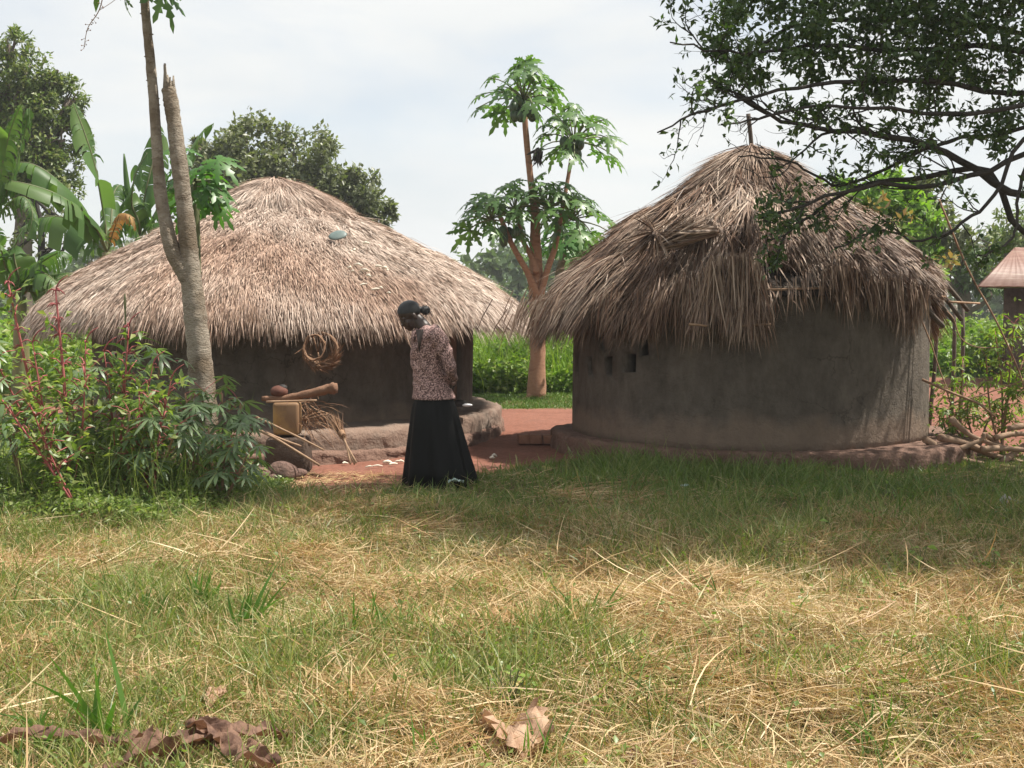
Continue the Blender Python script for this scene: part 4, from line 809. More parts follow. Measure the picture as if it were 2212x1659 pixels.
top = [((.7, 10.2, 5.5), (1.5, .75, .75)), ((2.3, 9.8, 5.5), (1.5, 1.25, .9)), ((3.9, 9.7, 5.5), (1.5, 1.7, 1.1)), ((5.3, 9.7, 5.3), (1.6, 2.1, 1.2)), ((6.6, 9.9, 4.8), (1.3, 1.9, 1.2)), ((3.2, 11.0, 5.7), (1.5, .8, .7)), ((2.6, 11.3, 5.6), (.9, .7, .6)), ((5.6, 11.2, 5.4), (2.0, 1.2, 1.0)), ((3.6, 11.9, 5.6), (1.2, .7, .6)), ((7.2, 10.6, 5.0), (1.5, 2.0, 1.2)), ((4.7, 8.3, 5.3), (1.9, .9, .7)), ((3.1, 8.9, 5.5), (1.5, .8, .7)), ((6.6, 8.3, 5.1), (1.7, 1.0, .8)), ((-.2, 10.4, 5.4), (.8, .35, .5)), ((4.6, 11.4, 5.5), (1.2, .8, .7))]
lobes_leaves(lf, top, 2300, .13, .065, 6, clump=.22, nclump=40, shell=.25)
lf.build('crown', M['shade_leaf'], ot)

# ------------------------------------------------------------------ shrubs at the left
def leafy_stem(lf, sm, base, top, n_, L, Wd, r, seed, cover=(.15, 1), spread=.09, kind=None):
    st = np.random.RandomState(seed); c = curve([base, base+(top-base)*.5+st.normal(0, .03, 3), top], 14); sm.tube(c, np.linspace(r, r*.35, len(c)), 6)
    t = st.uniform(cover[0], cover[1], n_); i = (t*(len(c)-1)).astype(int); az = st.uniform(0, 6.28, n_); d = np.stack([np.cos(az), np.sin(az), st.normal(.1, .35, n_)], -1)
    p = c[i]+nrm(d)*st.uniform(.0, spread, (n_, 1)); lf.leaves(p, d, nrm(UP+st.normal(0, .4, (n_, 3))), L*st.uniform(.5, 1.2, n_)*(1.15-.5*t), Wd*st.uniform(.7, 1.2, n_)*(1.15-.5*t), .3, .25)
    return c
def amaranth(label, base, stems, seed):
    st = np.random.RandomState(seed); t = empty('amaranth_plant', base, label, 'plant', 'red stemmed plants in the left bushes')
    lf, sm, fls = MB(), MB(), []
    for top, r, spikes in stems:
        c = leafy_stem(lf, sm, A(*base), A(*top), 60, .12, .05, r, seed+int(r*1e4), (.2, .9), .12)
        for k in range(16):
            i = st.randint(4, len(c)-1); d = nrm(A(st.normal(0, 1), st.normal(0, 1), .75)); e = c[i]+d*st.uniform(.08, .24)*(1.1-i/len(c)*.5); m_ = (c[i]+e)/2+A(0, 0, .02); sm.tube([c[i], m_, e], [.006, .005, .003], 4)
            lf.leaves(np.repeat(e[None], 3, 0)+st.normal(0, .02, (3, 3)), nrm(st.normal(0, .6, (3, 3))+d), nrm(UP+st.normal(0, .4, (3, 3))), .10, .04, .3, .2)
        for k in range(int(spikes*1.7)):   # drooping flower tassels
            i = len(c)-1-int((k/max(1, spikes*1.7))**1.3*8); d = nrm(A(st.normal(0, .8), st.normal(0, .5), .8)) if k else nrm(A(.15, 0, 1)); L = st.uniform(.04, .14) if k else .15
            q = [c[i]+d*L*s+A(0, 0, -.9*L*s*s*(1.0 if k else .25))+A(.5*L*s*s*(k == 0), 0, 0) for s in np.linspace(0, 1, 6)]; fl = MB(); fls.append(fl); fl.tube(q, [.003, .0055, .0055, .005, .004, .002], 6, wob=.3)
    lf.build('leaves', M['bush_leaf'], t); sm.build('stem', M['red_stem'], t, True); [f.build('flower_spike', M['amaranth_flower'], t) for f in fls]
amaranth('red-stemmed plant with pink tassels, furthest left in the bushes', P(130, 1010, 9.6)*A(1, 1, 0), [(P(17, 610, 9.4), .018, 12), (P(-40, 720, 9.2), .012, 6)], 201)
amaranth('tallest red-stemmed plant with a thick spray of tassels, in front of the thatch end', P(150, 1030, 9.4)*A(1, 1, 0), [(P(120, 628, 9.4), .019, 20), (P(70, 740, 9.2), .011, 8), (P(185, 740, 9.3), .010, 6)], 202)
amaranth('shorter red-stemmed plant with a drooping tassel head below the eave', P(250, 1010, 9.7)*A(1, 1, 0), [(P(278, 705, 9.6), .014, 14), (P(225, 760, 9.5), .009, 6), (P(330, 790, 9.6), .009, 3)], 203)
amaranth('red-stemmed plant leaning out low to the left', P(180, 960, 8.9)*A(1, 1, 0), [(P(-10, 845, 8.8), .013, 2), (P(60, 860, 8.8), .009, 4)], 204)
amaranth('small red-flushed plant amid the middle of the left bushes', P(330, 1010, 9.3)*A(1, 1, 0), [(P(300, 850, 9.3), .009, 6), (P(370, 820, 9.2), .009, 5)], 205)
def cassava(label, base, heads, seed, n_=13, size=.17, pet=.2, mt='cassava_leaf'):
    st = np.random.RandomState(seed); t = empty('cassava_plant', base, label, 'plant', 'cassava plants'); lf, sm, pe = MB(), MB(), MB(); pos, D, Nn, S = [], [], [], []
    for h in heads:
        h = A(*h); c = curve([A(*base), (A(*base)+h)/2+st.normal(0, .04, 3), h], 10); sm.tube(c, np.linspace(.013, .007, len(c)), 6)
        for k in range(n_):
            i = st.randint(len(c)//2, len(c)); az = st.uniform(0, 6.28); d = nrm(A(math.cos(az), math.sin(az), st.uniform(-.1, .9))); L = pet*st.uniform(.6, 1.2); e = c[i]+d*L
            pe.tube([c[i], c[i]+d*L*.5+A(0, 0, .015), e], .0025, 4, cap=False); o_ = nrm(A(d[0], d[1], -.35)); pos.append(e-o_*size*.1); D.append(o_); Nn.append(nrm(UP+.45*d+st.normal(0, .2, 3))); S.append(size*st.uniform(.6, 1.15))
    lf.inst(CT[0], CT[1], np.array(pos), frames(np.array(D), np.array(Nn)), np.array(S)); o = lf.build('leaves', M[mt], t); pe.build('petiole', M['red_stem'], o); sm.build('stem', M['brown_stem'], t, True)
for lab, bu, bv, Y, hs in (('cassava plant with fingered leaves at the right end of the bushes, before the yellow can', 470, 1000, 10.1, [(520, 870), (545, 930), (480, 850)]),
        ('cassava plant right under the forked trunk', 420, 1000, 10.0, [(440, 845), (400, 850), (380, 880)]),
        ('cassava plant with pale fingered leaves below the thatch, left of the forked trunk', 330, 1000, 10.2, [(345, 790), (300, 800), (270, 770)]),
        ('low cassava plant spreading at the foot of the bushes nearest the stones', 480, 1020, 9.6, [(500, 940), (450, 925), (540, 970)]),
        ('low cassava plant in the middle of the bushes, below the red stems', 300, 1020, 9.4, [(330, 900), (280, 890), (380, 920)]),
        ('cassava plant at the left picture edge under the leaning red stem', 60, 1000, 9.3, [(20, 890), (-30, 760), (90, 930)]),
        ('cassava plant at the middle left, behind the red stems', 190, 990, 10.0, [(190, 800), (150, 840), (235, 830)])):
    cassava(lab, G(bu, bv+80)*A(1, 0, 0)*Y/G(bu, bv+80)[1]+A(0, Y, 0), [P(u, v, Y-.1) for u, v in hs], int(bu+bv))
b = MB(); st = np.random.RandomState(91)
N = 26000; x = st.uniform(-5.0, -1.95, N); y = st.uniform(8.6, 10.9, N); hgt = np.clip(.85-.55*np.abs(y-10.1)/1.3, .06, .9)*np.interp(x, [-5, -3.4, -2.7, -2.3, -2.15], [1.15, 1.0, .85, .45, .08])*(.8+.35*wav(x, y, 2.6))
z = np.maximum(.02, hgt*st.uniform(0, 1, N)**.6); d = nrm(st.normal(0, 1, (N, 3))*A(1, 1, .6)); b.leaves(np.stack([x, y, z], -1), d, nrm(UP*.9+A(0, -.3, 0)+st.normal(0, .45, (N, 3))), st.uniform(.025, .075, N), st.uniform(.010, .026, N))
N = 1500; x = st.uniform(-4.8, -2.3, N); y = st.uniform(8.9, 10.6, N); d = nrm(st.normal(0, .25, (N, 3))+UP); b.blades(np.stack([x, y, 0*x], -1), d, st.normal(0, .2, (N, 3)), st.uniform(.25, .75, N), .0045, nrm(np.cross(d, st.normal(size=(N, 3)))), 3, 3)
o = b.build('undergrowth', M['bush_leaf']); tag(o, 'mixed green weeds filling the bushes at the left', 'weeds', kind='stuff')
# young grain stalk among the bushes
mz = empty('maize_plant', P(275, 1010, 9.9)*A(1, 1, 0), 'slim grain stalk with arching leaves and a tassel, in the left bushes', 'plant')
b = MB(); c = curve([P(275, 1010, 9.9)*A(1, 1, 0), P(272, 800, 9.9), P(270, 640, 9.9)], 14); b.tube(c, np.linspace(.012, .006, len(c)), 6); b.ball(P(270, 655, 9.9), (.011, .011, .08), 8, 8); b.build('stem', M['green_stem'], mz, True)
b = MB(); p = np.array([P(272, 745, 9.9), P(272, 760, 9.9), P(272, 800, 9.9), P(272, 830, 9.9)]); d = nrm(np.array([A(.6, -.1, .8), A(-.6, 0, .9), A(.5, -.3, .6), A(-.6, -.3, .6)])); b.blades(p, d, A(0, 0, -.9)+np.array([A(.5, 0, 0), A(-.4, 0, 0), A(.4, 0, 0), A(-.4, 0, 0)]), .34, .03, nrm(np.cross(d, A(0, 1, .1)))*1.0, 7, 2.5); b.build('leaves', M['blade_green'], mz)

# ------------------------------------------------------------------ shrubs and firewood at the right
for lab, bu, Y, hs, sd in (('thin shrub with drooping fingered leaves right of the ragged hut wall', 2060, 13.2, [(2040, 830), (2080, 780), (2110, 870), (2030, 890)], 301), ('shrub with bright leaves before the tin roofed house', 2170, 12.8, [(2150, 720), (2190, 700), (2210, 780), (2130, 770), (2180, 850)], 302), ('low shrub just behind the firewood pile', 2120, 12.9, [(2090, 870), (2150, 880), (2190, 900), (2050, 900)], 303), ('shrub at the right picture edge beside the tin roofed house', 2260, 12.6, [(2230, 690), (2240, 800), (2205, 840)], 304)):
    X = (bu-1106)/FP*Y; cassava(lab, A(X, Y, 0), [P(u, v, Y) for u, v in hs], sd, 12, .12, .14, 'weed_leaf')
    b = MB(); N = 220; q = np.array([P(u, v, Y) for u, v in hs])[st.randint(0, len(hs), N)]+st.normal(0, .14, (N, 3)); q[:, 2] = np.maximum(q[:, 2]-st.uniform(0, .4, N), .03)
    b.leaves(q, rdir(N), nrm(UP+st.normal(0, .5, (N, 3))), .06, .03); b.build('small_leaves', M['weed_leaf'], bpy.data.objects[[o.name for o in bpy.data.objects if o.name.startswith('cassava_plant')][-1]])
for lab, pts, r in (('long bare stem slanting down across the tin roofed house', [(2028, 430), (2090, 580), (2150, 690), (2200, 800), (2225, 880)], .011), ('bare stem bending over between the hut and the tin roofed house', [(2045, 672), (2060, 690), (2075, 730), (2110, 750), (2160, 750)], .007),
        ('dry stick rising to the left out of the right shrubs', [(1990, 690), (2010, 740), (2030, 800), (2050, 850)], .008), ('pale dry branch lying over the shrubs beside the hut wall', [(1992, 820), (2060, 850), (2110, 870), (2150, 900)], .014), ('thin stem crossing the pale dry branch', [(2060, 870), (2130, 850), (2215, 820)], .007)):
    o = stick('bare_stem', [P(u, v, 12.4) for u, v in pts], r, M['brown_stem'], None, 5, 14); tag(o, lab, 'stem')
st = np.random.RandomState(61)
logs = [((1998, 948), (2060, 985), (2130, 1005), .045, 'first crooked log of the firewood pile, leaning on the mud step'), ((2030, 945), (2080, 960), (2150, 985), .05, 'firewood log with a bent end lying over the crooked one'), ((2055, 905), (2100, 940), (2160, 965), .04, 'firewood stick poking up highest to the left'), ((2080, 955), (2140, 985), (2215, 1000), .045, 'thick pale firewood log crossing the middle of the pile'),
        ((2150, 945), (2190, 935), (2260, 940), .04, 'firewood log lying level on top at the back of the pile'), ((2120, 970), (2170, 965), (2240, 975), .04, 'firewood log just under the top level one'), ((2165, 1000), (2190, 975), (2225, 955), .05, 'light split firewood piece tilted up at the right edge'), ((2100, 995), (2160, 1005), (2230, 1005), .035, 'lowest firewood stick in front of the pile'),
        ((2040, 975), (2090, 990), (2160, 1000), .04, 'firewood log lying low near the mud step'), ((2130, 940), (2160, 955), (2200, 985), .032, 'thin dark firewood stick across the pile'), ((2070, 970), (2110, 945), (2125, 935), .03, 'short stub of firewood sticking up in the middle'), ((2180, 925), (2220, 915), (2270, 920), .04, 'curved firewood branch topmost at the right')]
for i, (a_, m_, e_, r, lab) in enumerate(logs):
    yy = 12.0+.06*(i % 5); o = stick('firewood_log', [P(*a_, yy), P(*m_, yy+.1)+st.normal(0, .02, 3), P(*e_, yy+.05)], r*.8, M['firewood'], None, 8, 12, .18, r*.5); tag(o, lab, 'firewood', 'logs of the firewood pile')

# tin roofed house
Yt = 24.0
ht = empty('tin_roofed_house', (P(2260, 650, Yt)[0], Yt, 0), 'dark mud house under a rusty tin roof at the right edge', 'house')
def gp(u, v, y): return P(u, v, y)
X0 = P(2168, 650, Yt)[0]; b = MB(); b.box(((X0+X0+3.6)/2, Yt+1.5, .9), (3.6, 3.0, 1.9)); b.V[-1][:, 0] += (b.V[-1][:, 1]-Yt)*.62; b.build('wall', M['mud_wall'], ht)
b = MB(); b.box((X0+.9, Yt-.02, .85), (.75, .06, 1.6)); b.build('door', M['wood'], ht)
b = MB(); V, F = [], []; e0 = P(2108, 618, Yt-.7); xr = X0+4.2; k = 90; zr = P(2212, 545, Yt)[2]+.16
for i in range(k+1):
    x_ = e0[0]+(xr-e0[0])*i/k; wv = .004*math.sin(i*1.9)
    V += [(x_, Yt-.75, e0[2]+wv), (max(x_, e0[0]+1.1)+.5, Yt+1.5, zr+wv), (x_+2.2, Yt+3.7, e0[2]+wv)]
for i in range(k): q = 3*i; F += [[q, q+3, q+4, q+1], [q+1, q+4, q+5, q+2]]
b.add(V, F); hip = len(V); b.add([(e0[0], Yt-.75, e0[2]), (e0[0]+1.6, Yt+1.5, zr), (e0[0]+2.2, Yt+3.7, e0[2])], [[0, 1, 2]]); o = b.build('roof', M['rusty_tin'], ht); md = o.modifiers.new('thickness', 'SOLIDIFY'); md.thickness = .02

# ------------------------------------------------------------------ things round the wide hut
def g2(u, v, Y): return P(u, v, Y)
# bricks
for i, (u, v, dz, rz, lab) in enumerate(((1131, 948, 0, .10, 'left brick of the little row on the red yard, its end turned to us'), (1158, 949, 0, -.04, 'middle brick of the little row on the red yard'), (1186, 949, 0, .03, 'right brick of the little row on the red yard'))):
    b = MB(); c = P(u, v, 13.9); c[2] = .045; b.box(c, (.14 if i else .12, .22, .10), Matrix.Rotation(rz, 3, 'Z'), .006); o = b.build('brick', M['brick']); tag(o, lab, 'brick', 'bricks in a row on the yard'); baked(o, [('BEVEL', dict(width=.012, segments=2))])
# yellow can with a log resting on it, pot, sticks, broom
Yc = 11.55
c0 = P(588, 870, Yc); c1 = P(645, 932, Yc); cc = (c0+c1)/2; zt = c0[2]
b = MB(); b.box((cc[0], Yc+.1, (c1[2]+.0+zt)/2-.02), (c1[0]-c0[0], .2, zt-c1[2]+.04)); o = b.build('jerrycan', M['yellow_can']); baked(o, [('BEVEL', dict(width=.03, segments=3))]); tag(o, 'dull yellow can standing upright under the brown log', 'can')
b = MB(); b.box((cc[0]+.01, Yc+.1, (c1[2])/2-.03), (.40, .30, c1[2]-.02), jit=.02); o = b.build('mud_block', M['dark_mud']); baked(o, [('BEVEL', dict(width=.04, segments=3))]); tag(o, 'dark mud block under the yellow can', 'block')
M['log_wood'] = surf('log_wood', [(.12, .06, .035), (.21, .115, .07), (.16, .08, .05)], 7, .85, .7, .015)
b = MB(); c = curve([P(562, 862, Yc), P(610, 862, Yc), P(660, 852, Yc+.02), P(705, 842, Yc+.03), P(726, 840, Yc+.03)], 20); b.tube(c+A(0, .08, 0), np.interp(np.linspace(0, 1, len(c)), [0, .3, .7, .9, 1], [.022, .032, .045, .056, .045]), 12, wob=.20); o = b.build('log', M['log_wood'], None, True); tag(o, 'thick brown log lying on the yellow can, knobbly end to the right', 'log')
o = stick('stick', [P(575, 868, Yc-.02), P(640, 866, Yc-.02), P(684, 865, Yc-.02)], .012, M['wood'], None, 6, 8); tag(o, 'thin straight stick tucked under the brown log', 'stick')
b = MB(); b.ball(P(603, 846, Yc+.12), (.085, .085, .06), 14, 9); o = b.build('clay_pot', M['clay'], None, True); tag(o, 'small reddish clay pot lying behind the log', 'pot'); b = MB(); b.ball(P(610, 838, Yc+.13)+A(0, 0, .0), (.05, .05, .035), 12, 7); b.build('lid', M['soot'], o, True)
for i, (p0, p1, p2, r, lab) in enumerate((((552, 900, 11.2), (640, 942, 11.1), (699, 972, 11.0), .011, 'long thin cane sloping down from the can towards the broom'), ((560, 930, 11.2), (600, 950, 11.1), (690, 1005, 10.9), .013, 'longest cane, lowest of the sloping canes by the stones'), ((575, 935, 11.3), (610, 950, 11.2), (650, 964, 11.1), .013, 'short cane between the two long sloping ones'))):
    o = stick('cane', [P(*p0), P(*p1), P(*p2)], r, M['wood'], None, 6, 10); tag(o, lab, 'cane', 'canes leaning by the yellow can')
br = empty('grass_broom', P(745, 962, 11.3), 'dry grass broom leaning bristles up against the mud step', 'broom')
b = MB(); N = 240; p0 = P(742, 945, 11.35); d = nrm(nrm(P(708, 885, 11.75)-p0)+rs.normal(0, .09, (N, 3))); b.blades(p0+rs.normal(0, .012, (N, 3)), d, rs.normal(0, .06, (N, 3)), rs.uniform(.2, .40, N), .005, nrm(np.cross(d, rdir(N))), 3, 3); b.build('bristles', M['twig'], br)
b = MB()
for e in ((766, 1003), (757, 1003), (770, 1000)): b.tube(curve([P(738, 935, 11.4), P(748, 960, 11.3), P(*e, 11.2)], 6), .010, 6)
b.build('handle', M['wood'], br); b = MB(); b.tube(curve([P(736, 932, 11.4), P(741, 942, 11.37)], 3), .030, 8); b.build('binding', M['twig'], br)
b = MB(); N = 160; p0 = P(655, 900, 11.8); d = nrm(rs.normal(0, .5, (N, 3))+A(.5, 0, .05)); b.blades(p0+rs.normal(0, .09, (N, 3)), d, A(0, 0, -.4)+rs.normal(0, .1, (N, 3)), rs.uniform(.15, .4, N), .006, nrm(np.cross(d, rdir(N))), 3, 3); o = b.build('thatch_bundle', M['twig']); tag(o, 'loose heap of dry grass between the yellow can and the broom', 'grass heap')
for u, v, Y, r, sd, lab in ((612, 992, 11.0, (.125, .11, .095), 1, 'rounded red-brown stone under the sloping canes'), (556, 998, 10.9, (.10, .09, .075), 2, 'smaller brown stone half hidden by the bushes'), (588, 1003, 10.9, (.05, .05, .04), 3, 'pebble-sized dark stone between the two bigger ones'), (640, 1000, 11.2, (.11, .06, .04), 4, 'flat reddish stone at the foot of the mud step')):
    b = MB(); c = P(u, v, Y); c[2] = r[2]*.75; b.ball(c, r, 18, 12, None, .22, sd); o = b.build('stone', M['stone'], None, True); tag(o, lab, 'stone')
# hanging woven ring basket
bk = empty('hanging_basket', P(692, 758, 12.40), 'unfinished woven basket ring hanging under the eave of the wide hut', 'basket')
cb = P(692, 756, 12.40); b = MB()
def ring(c, rx, rz, r, tilt, k, y=0):
    for i in range(k):
        ph = rs.uniform(0, 6); tt = np.linspace(0, 2*math.pi, 30); q = np.stack([rx*np.cos(tt)+rs.normal(0, .004, 30), y+tilt*np.sin(tt)+rs.normal(0, .012), rz*np.sin(tt)+rs.normal(0, .004, 30)], -1)*(1+rs.normal(0, .04)); b.tube(c+q, r, 5, cap=False)
ring(cb, .165, .165, .010, .05, 14); b.tube([cb+A(-.02, -.03, -.02), cb+A(-.07, -.02, .14)], .009, 6); b.tube([cb+A(-.02, -.03, -.02), cb+A(.02, -.02, .15)], .009, 6); b.tube([cb+A(-.02, -.03, -.02), cb+A(.0, -.02, -.15)], .009, 6); b.build('rim', M['basket'], bk)
b = MB(); ring(cb+A(-.045, -.08, .03), .10, .12, .007, .03, 5); ring(cb+A(.02, .03, .0), .14, .14, .007, .05, 4, .08); b.build('inner_ring', M['basket'], bk)
b = MB(); N = 800; a_ = rs.normal(-math.pi/2, .62, N); q_ = rs.uniform(.115, .185, N); p = cb+np.stack([q_*np.cos(a_), rs.uniform(-.09, .12, N), q_*np.sin(a_)], -1); d = nrm(np.stack([-np.sin(a_), rs.normal(0, .5, N), np.cos(a_)], -1)+rs.normal(0, .3, (N, 3))); b.blades(p, d, rs.normal(0, .1, (N, 3)), .12, .009, nrm(np.cross(d, rdir(N))), 2, 5); b.build('weave', M['basket'], bk)
b = MB(); b.tube([cb+A(.0, 0, .16), cb+A(.01, .15, .42)], .005, 5); b.build('cord', M['twig'], bk)
# cassava pieces on roof and ground, sole on the roof
def on_roof(u, v):
    best = None
    for y in np.linspace(12.2, 15.6, 400):
        p = P(u, v, y); r = math.hypot(p[0]+.07*(p[2]-1.3)-LX, p[1]-LY)
        if r < 3 and p[2] <= np.interp(r, lr, lz)+.05: return p
    return P(u, v, 13)
def piece(p, L, r, az, lab, grp, el=0.0):
    b = MB(); d = A(math.cos(az)*math.cos(el), math.sin(az)*math.cos(el), math.sin(el)); c = curve([p-d*L/2, p+A(0, 0, .008), p+d*L/2+rs.normal(0, .01, 3)], 6); b.tube(c, np.interp(np.linspace(0, 1, len(c)), [0, .5, 1], [r*.6, r, r*.5]), 7, wob=.12); o = b.build('cassava_piece', M['cassava'], None, True); tag(o, lab, 'cassava piece', grp)
ga_, gb_ = 'cassava pieces drying on the roof', 'cassava pieces lying on the yard'
for u, v, L, r, az, lab in ((767, 547, .05, .018, 1.2, 'round white cassava bit, upper left on the thatch near the green sole'), (790, 532, .055, .018, 0, 'white cassava bit highest on the thatch, right of the green sole'), (775, 578, .13, .014, -.7, 'long curved cassava strip in the middle of the drying pieces'), (787, 590, .12, .014, -.9, 'cassava strip joining the lower end of the long curved one'), (795, 592, .07, .012, .5, 'little forked cassava strip beside the long one'),
        (757, 585, .06, .016, -.6, 'left cassava lump of the middle row on the thatch'), (763, 593, .05, .014, -.8, 'small cassava lump just under the left one'), (797, 602, .05, .017, -.2, 'white cassava lump below the long strip'), (817, 582, .05, .016, .3, 'short bent cassava piece at the middle right'), (831, 585, .06, .018, -.5, 'fat cassava piece beside the short bent one'), (838, 590, .06, .012, -1.2, 'slim cassava piece furthest right in the middle row'),
        (785, 622, .07, .011, .1, 'pale brown cassava peel low on the thatch'), (813, 632, .10, .015, .15, 'white cassava strip low on the thatch, lying level'), (823, 628, .08, .011, -.9, 'thin cassava strip crossing the low level one'), (841, 640, .10, .013, -1.0, 'cassava strip lowest on the thatch above the woman')):
    p = on_roof(u, v); piece(p+A(0, -.035, .03), L, r, az, lab, ga_, -.25*math.sin(az) if False else 0)
for u, v, L, r, az, lab in ((838, 999, .10, .02, .2, 'biggest white cassava chunk on the yard left of the skirt'), (848, 1003, .08, .014, .6, 'cassava strip touching the biggest chunk'), (866, 997, .06, .013, .1, 'cassava bit close to the skirt'), (858, 998, .05, .012, -.2, 'cassava bit between the chunk and the skirt'), (815, 1007, .10, .010, .2, 'thin cassava peel on the yard, middle of the row'), (798, 1009, .08, .010, .1, 'thin cassava peel left in the row on the yard'), (744, 1001, .05, .014, .8, 'cassava bit by the foot of the broom'),
        (1064, 1013-24, .06, .016, .2, 'cassava bit on the yard right of the woman'), (1068, 984, .06, .014, .4, 'second cassava bit on the yard right of the woman, a little further off')):
    p = G(u, v); p[2] = .0; piece(p, L, r, az, lab, gb_)
p = on_roof(730, 520); b = MB(); b.ball((0, 0, 0), (.105, .07, .016), 18, 7, None, .05, 3); o = b.build('rubber_sole', M['rubber'], None, True); o.location = p+A(.0, -.03, .06); o.rotation_euler = (R(48), R(-14), R(12)); tag(o, 'dark green rubber sole lying on the pale thatch', 'sole')
# shoe left on the step
p = P(998, 877, 13.9); sh = empty('shoe', p, 'small black and white shoe left on the mud step behind the woman', 'shoe'); b = MB(); b.ball(p+A(-.03, 0, .03), (.09, .045, .04), 12, 8); b.build('upper', M['soot'], sh, True); b = MB(); b.ball(p+A(.06, -.03, .012), (.06, .03, .018), 12, 8); b.build('toe_cap', M['shoe_white'], sh, True)
# ------------------------------------------------------------------ woman
WY = 10.8
wo = empty('person', A(P(948, 650, WY)[0], WY, 0), 'person in a speckled pink blouse and long black skirt, head bowed, hands behind back', 'person')
def W(u, v, dy=0): return P(u, v, WY+dy)
s_ = WY/FP
# head: local x forward, y to the left, z up
hc = W(884, 681, 0)
fw = nrm(A(-.86, -.42, 0)); pit = R(34); f3 = fw*math.cos(pit)-UP*math.sin(pit); u3 = UP*math.cos(pit)+fw*math.sin(pit); l3 = np.cross(u3, f3); HM = np.stack([f3, l3, u3], -1)
def hp(x, y, z): return hc+HM@A(x, y, z)
b = MB()
b.ball(hp(-.012, 0, .03), (.100, .076, .088), 20, 14, HM); b.ball(hp(.035, 0, -.035), (.062, .060, .085), 16, 12, HM)      # cranium, face
b.ball(hp(.055, 0, -.098), (.032, .036, .026), 12, 8, HM); b.ball(hp(.015, 0, -.085), (.055, .055, .035), 12, 8, HM)         # chin, jaw
b.ball(hp(.096, 0, -.036), (.020, .019, .015), 10, 8, HM); b.ball(hp(.088, 0, -.012), (.016, .011, .030), 10, 8, HM)         # nose
b.ball(hp(.083, 0, -.068), (.016, .026, .010), 10, 8, HM); b.ball(hp(.080, 0, -.081), (.015, .023, .009), 10, 8, HM)       # lips
for sg in (-1, 1):
    b.ball(hp(.074, .032*sg, .012), (.014, .026, .010), 10, 7, HM); b.ball(hp(.058, .043*sg, -.035), (.025, .022, .025), 10, 7, HM); b.ball(hp(.070, .031*sg, -.008), (.014, .016, .010), 10, 7, HM)
    b.ball(hp(-.012, .079*sg, -.018), (.020, .010, .033), 10, 8, HM)
neck0 = W(923, 722, .0)
b.tube(curve([hp(-.035, 0, -.05), W(915, 706, 0), neck0, W(936, 752, 0)], 8), np.linspace(.056, .074, 9), 14)
# shoulders, trunk, hips, legs: one skeleton merged into a single skin
b.tube(curve([W(930, 722), W(932, 745), W(930, 790), W(935, 840), W(940, 870)], 12), np.interp(np.linspace(0, 1, 13), [0, .2, .6, 1], [.075, .115, .105, .13]), 16)
b.tube(curve([W(935, 727, -.15), W(932, 722, 0), W(932, 727, .15)], 8), .052, 12)
Lsh, Lel, Lwr = W(945, 726, -.155), W(973, 795, -.19), W(978, 828, .0)
Rsh, Rel, Rwr = W(940, 726, .155), W(972, 795, .20), W(976, 822, .06)
for a_, e_, w_ in ((Lsh, Lel, Lwr), (Rsh, Rel, Rwr)):
    b.tube(curve([a_, (a_+e_)/2, e_], 6), np.linspace(.045, .036, 7), 12); b.ball(e_, .036, 10, 8); b.tube(curve([e_, (e_+w_)/2, w_], 6), np.linspace(.035, .024, 7), 12)
def hand(w_, d, side, nrm_):
    d = nrm(d); side = nrm(side); b.ball(w_+d*.045, (.026, .026, .046), 10, 8, np.stack([side, np.cross(d, side), d], -1))
    for k, (o_, L) in enumerate(((-.024, .062), (-.009, .072), (.007, .068), (.021, .054))):
        q = w_+d*.078+side*o_; b.tube(curve([q, q+d*L*.5+nrm_*.006, q+d*L*.85+nrm_*.026], 6), np.linspace(.0095, .0075, 7), 7)
    q = w_+d*.03+side*-.026; b.tube(curve([q, q-side*.022+d*.025, q-side*.020+d*.055+nrm_*.012], 6), np.linspace(.011, .008, 7), 7)
hand(Lwr, A(.05, .9, -.35), A(.1, .3, .9), A(-1, 0, 0)); hand(Rwr, A(.1, -.9, -.30), A(.1, -.3, .9), A(-1, 0, .1))
for sg, px in ((-1, 905), (1, 940)):
    hip = W(938, 872, .09*sg); kn = W(930 if sg < 0 else 945, 960, .09*sg); an = A(W(px+18, 1040, .09*sg)[0], WY+.09*sg, .07)
    b.tube(curve([hip, kn, an], 12), np.interp(np.linspace(0, 1, 13), [0, .5, .7, 1], [.085, .058, .056, .034]), 12)
    ft = an+A(-.15, -.04, -.035); b.tube(curve([an+A(.03, 0, -.035), an+A(-.06, -.015, -.03), ft], 8), np.interp(np.linspace(0, 1, 9), [0, .4, 1], [.032, .036, .026]), 10)
    for k in range(5): q = ft+A(-.01, (k-2)*.014, -.008); b.tube([q, q+A(-.03+.004*k, 0, -.006)], [.010, .007], 6)
body = b.build('body', M['skin'], wo); baked(body, [('REMESH', dict(mode='VOXEL', voxel_size=.006)), ('SMOOTH', dict(factor=.5, iterations=4))])
for p in body.data.polygons: p.use_smooth = True
for sg in (-1, 1):
    b = MB(); b.ball(hp(.079, .031*sg, -.011), (.008, .012, .006), 10, 7, HM); b.build('eye', M['eye_dark'], wo, True)
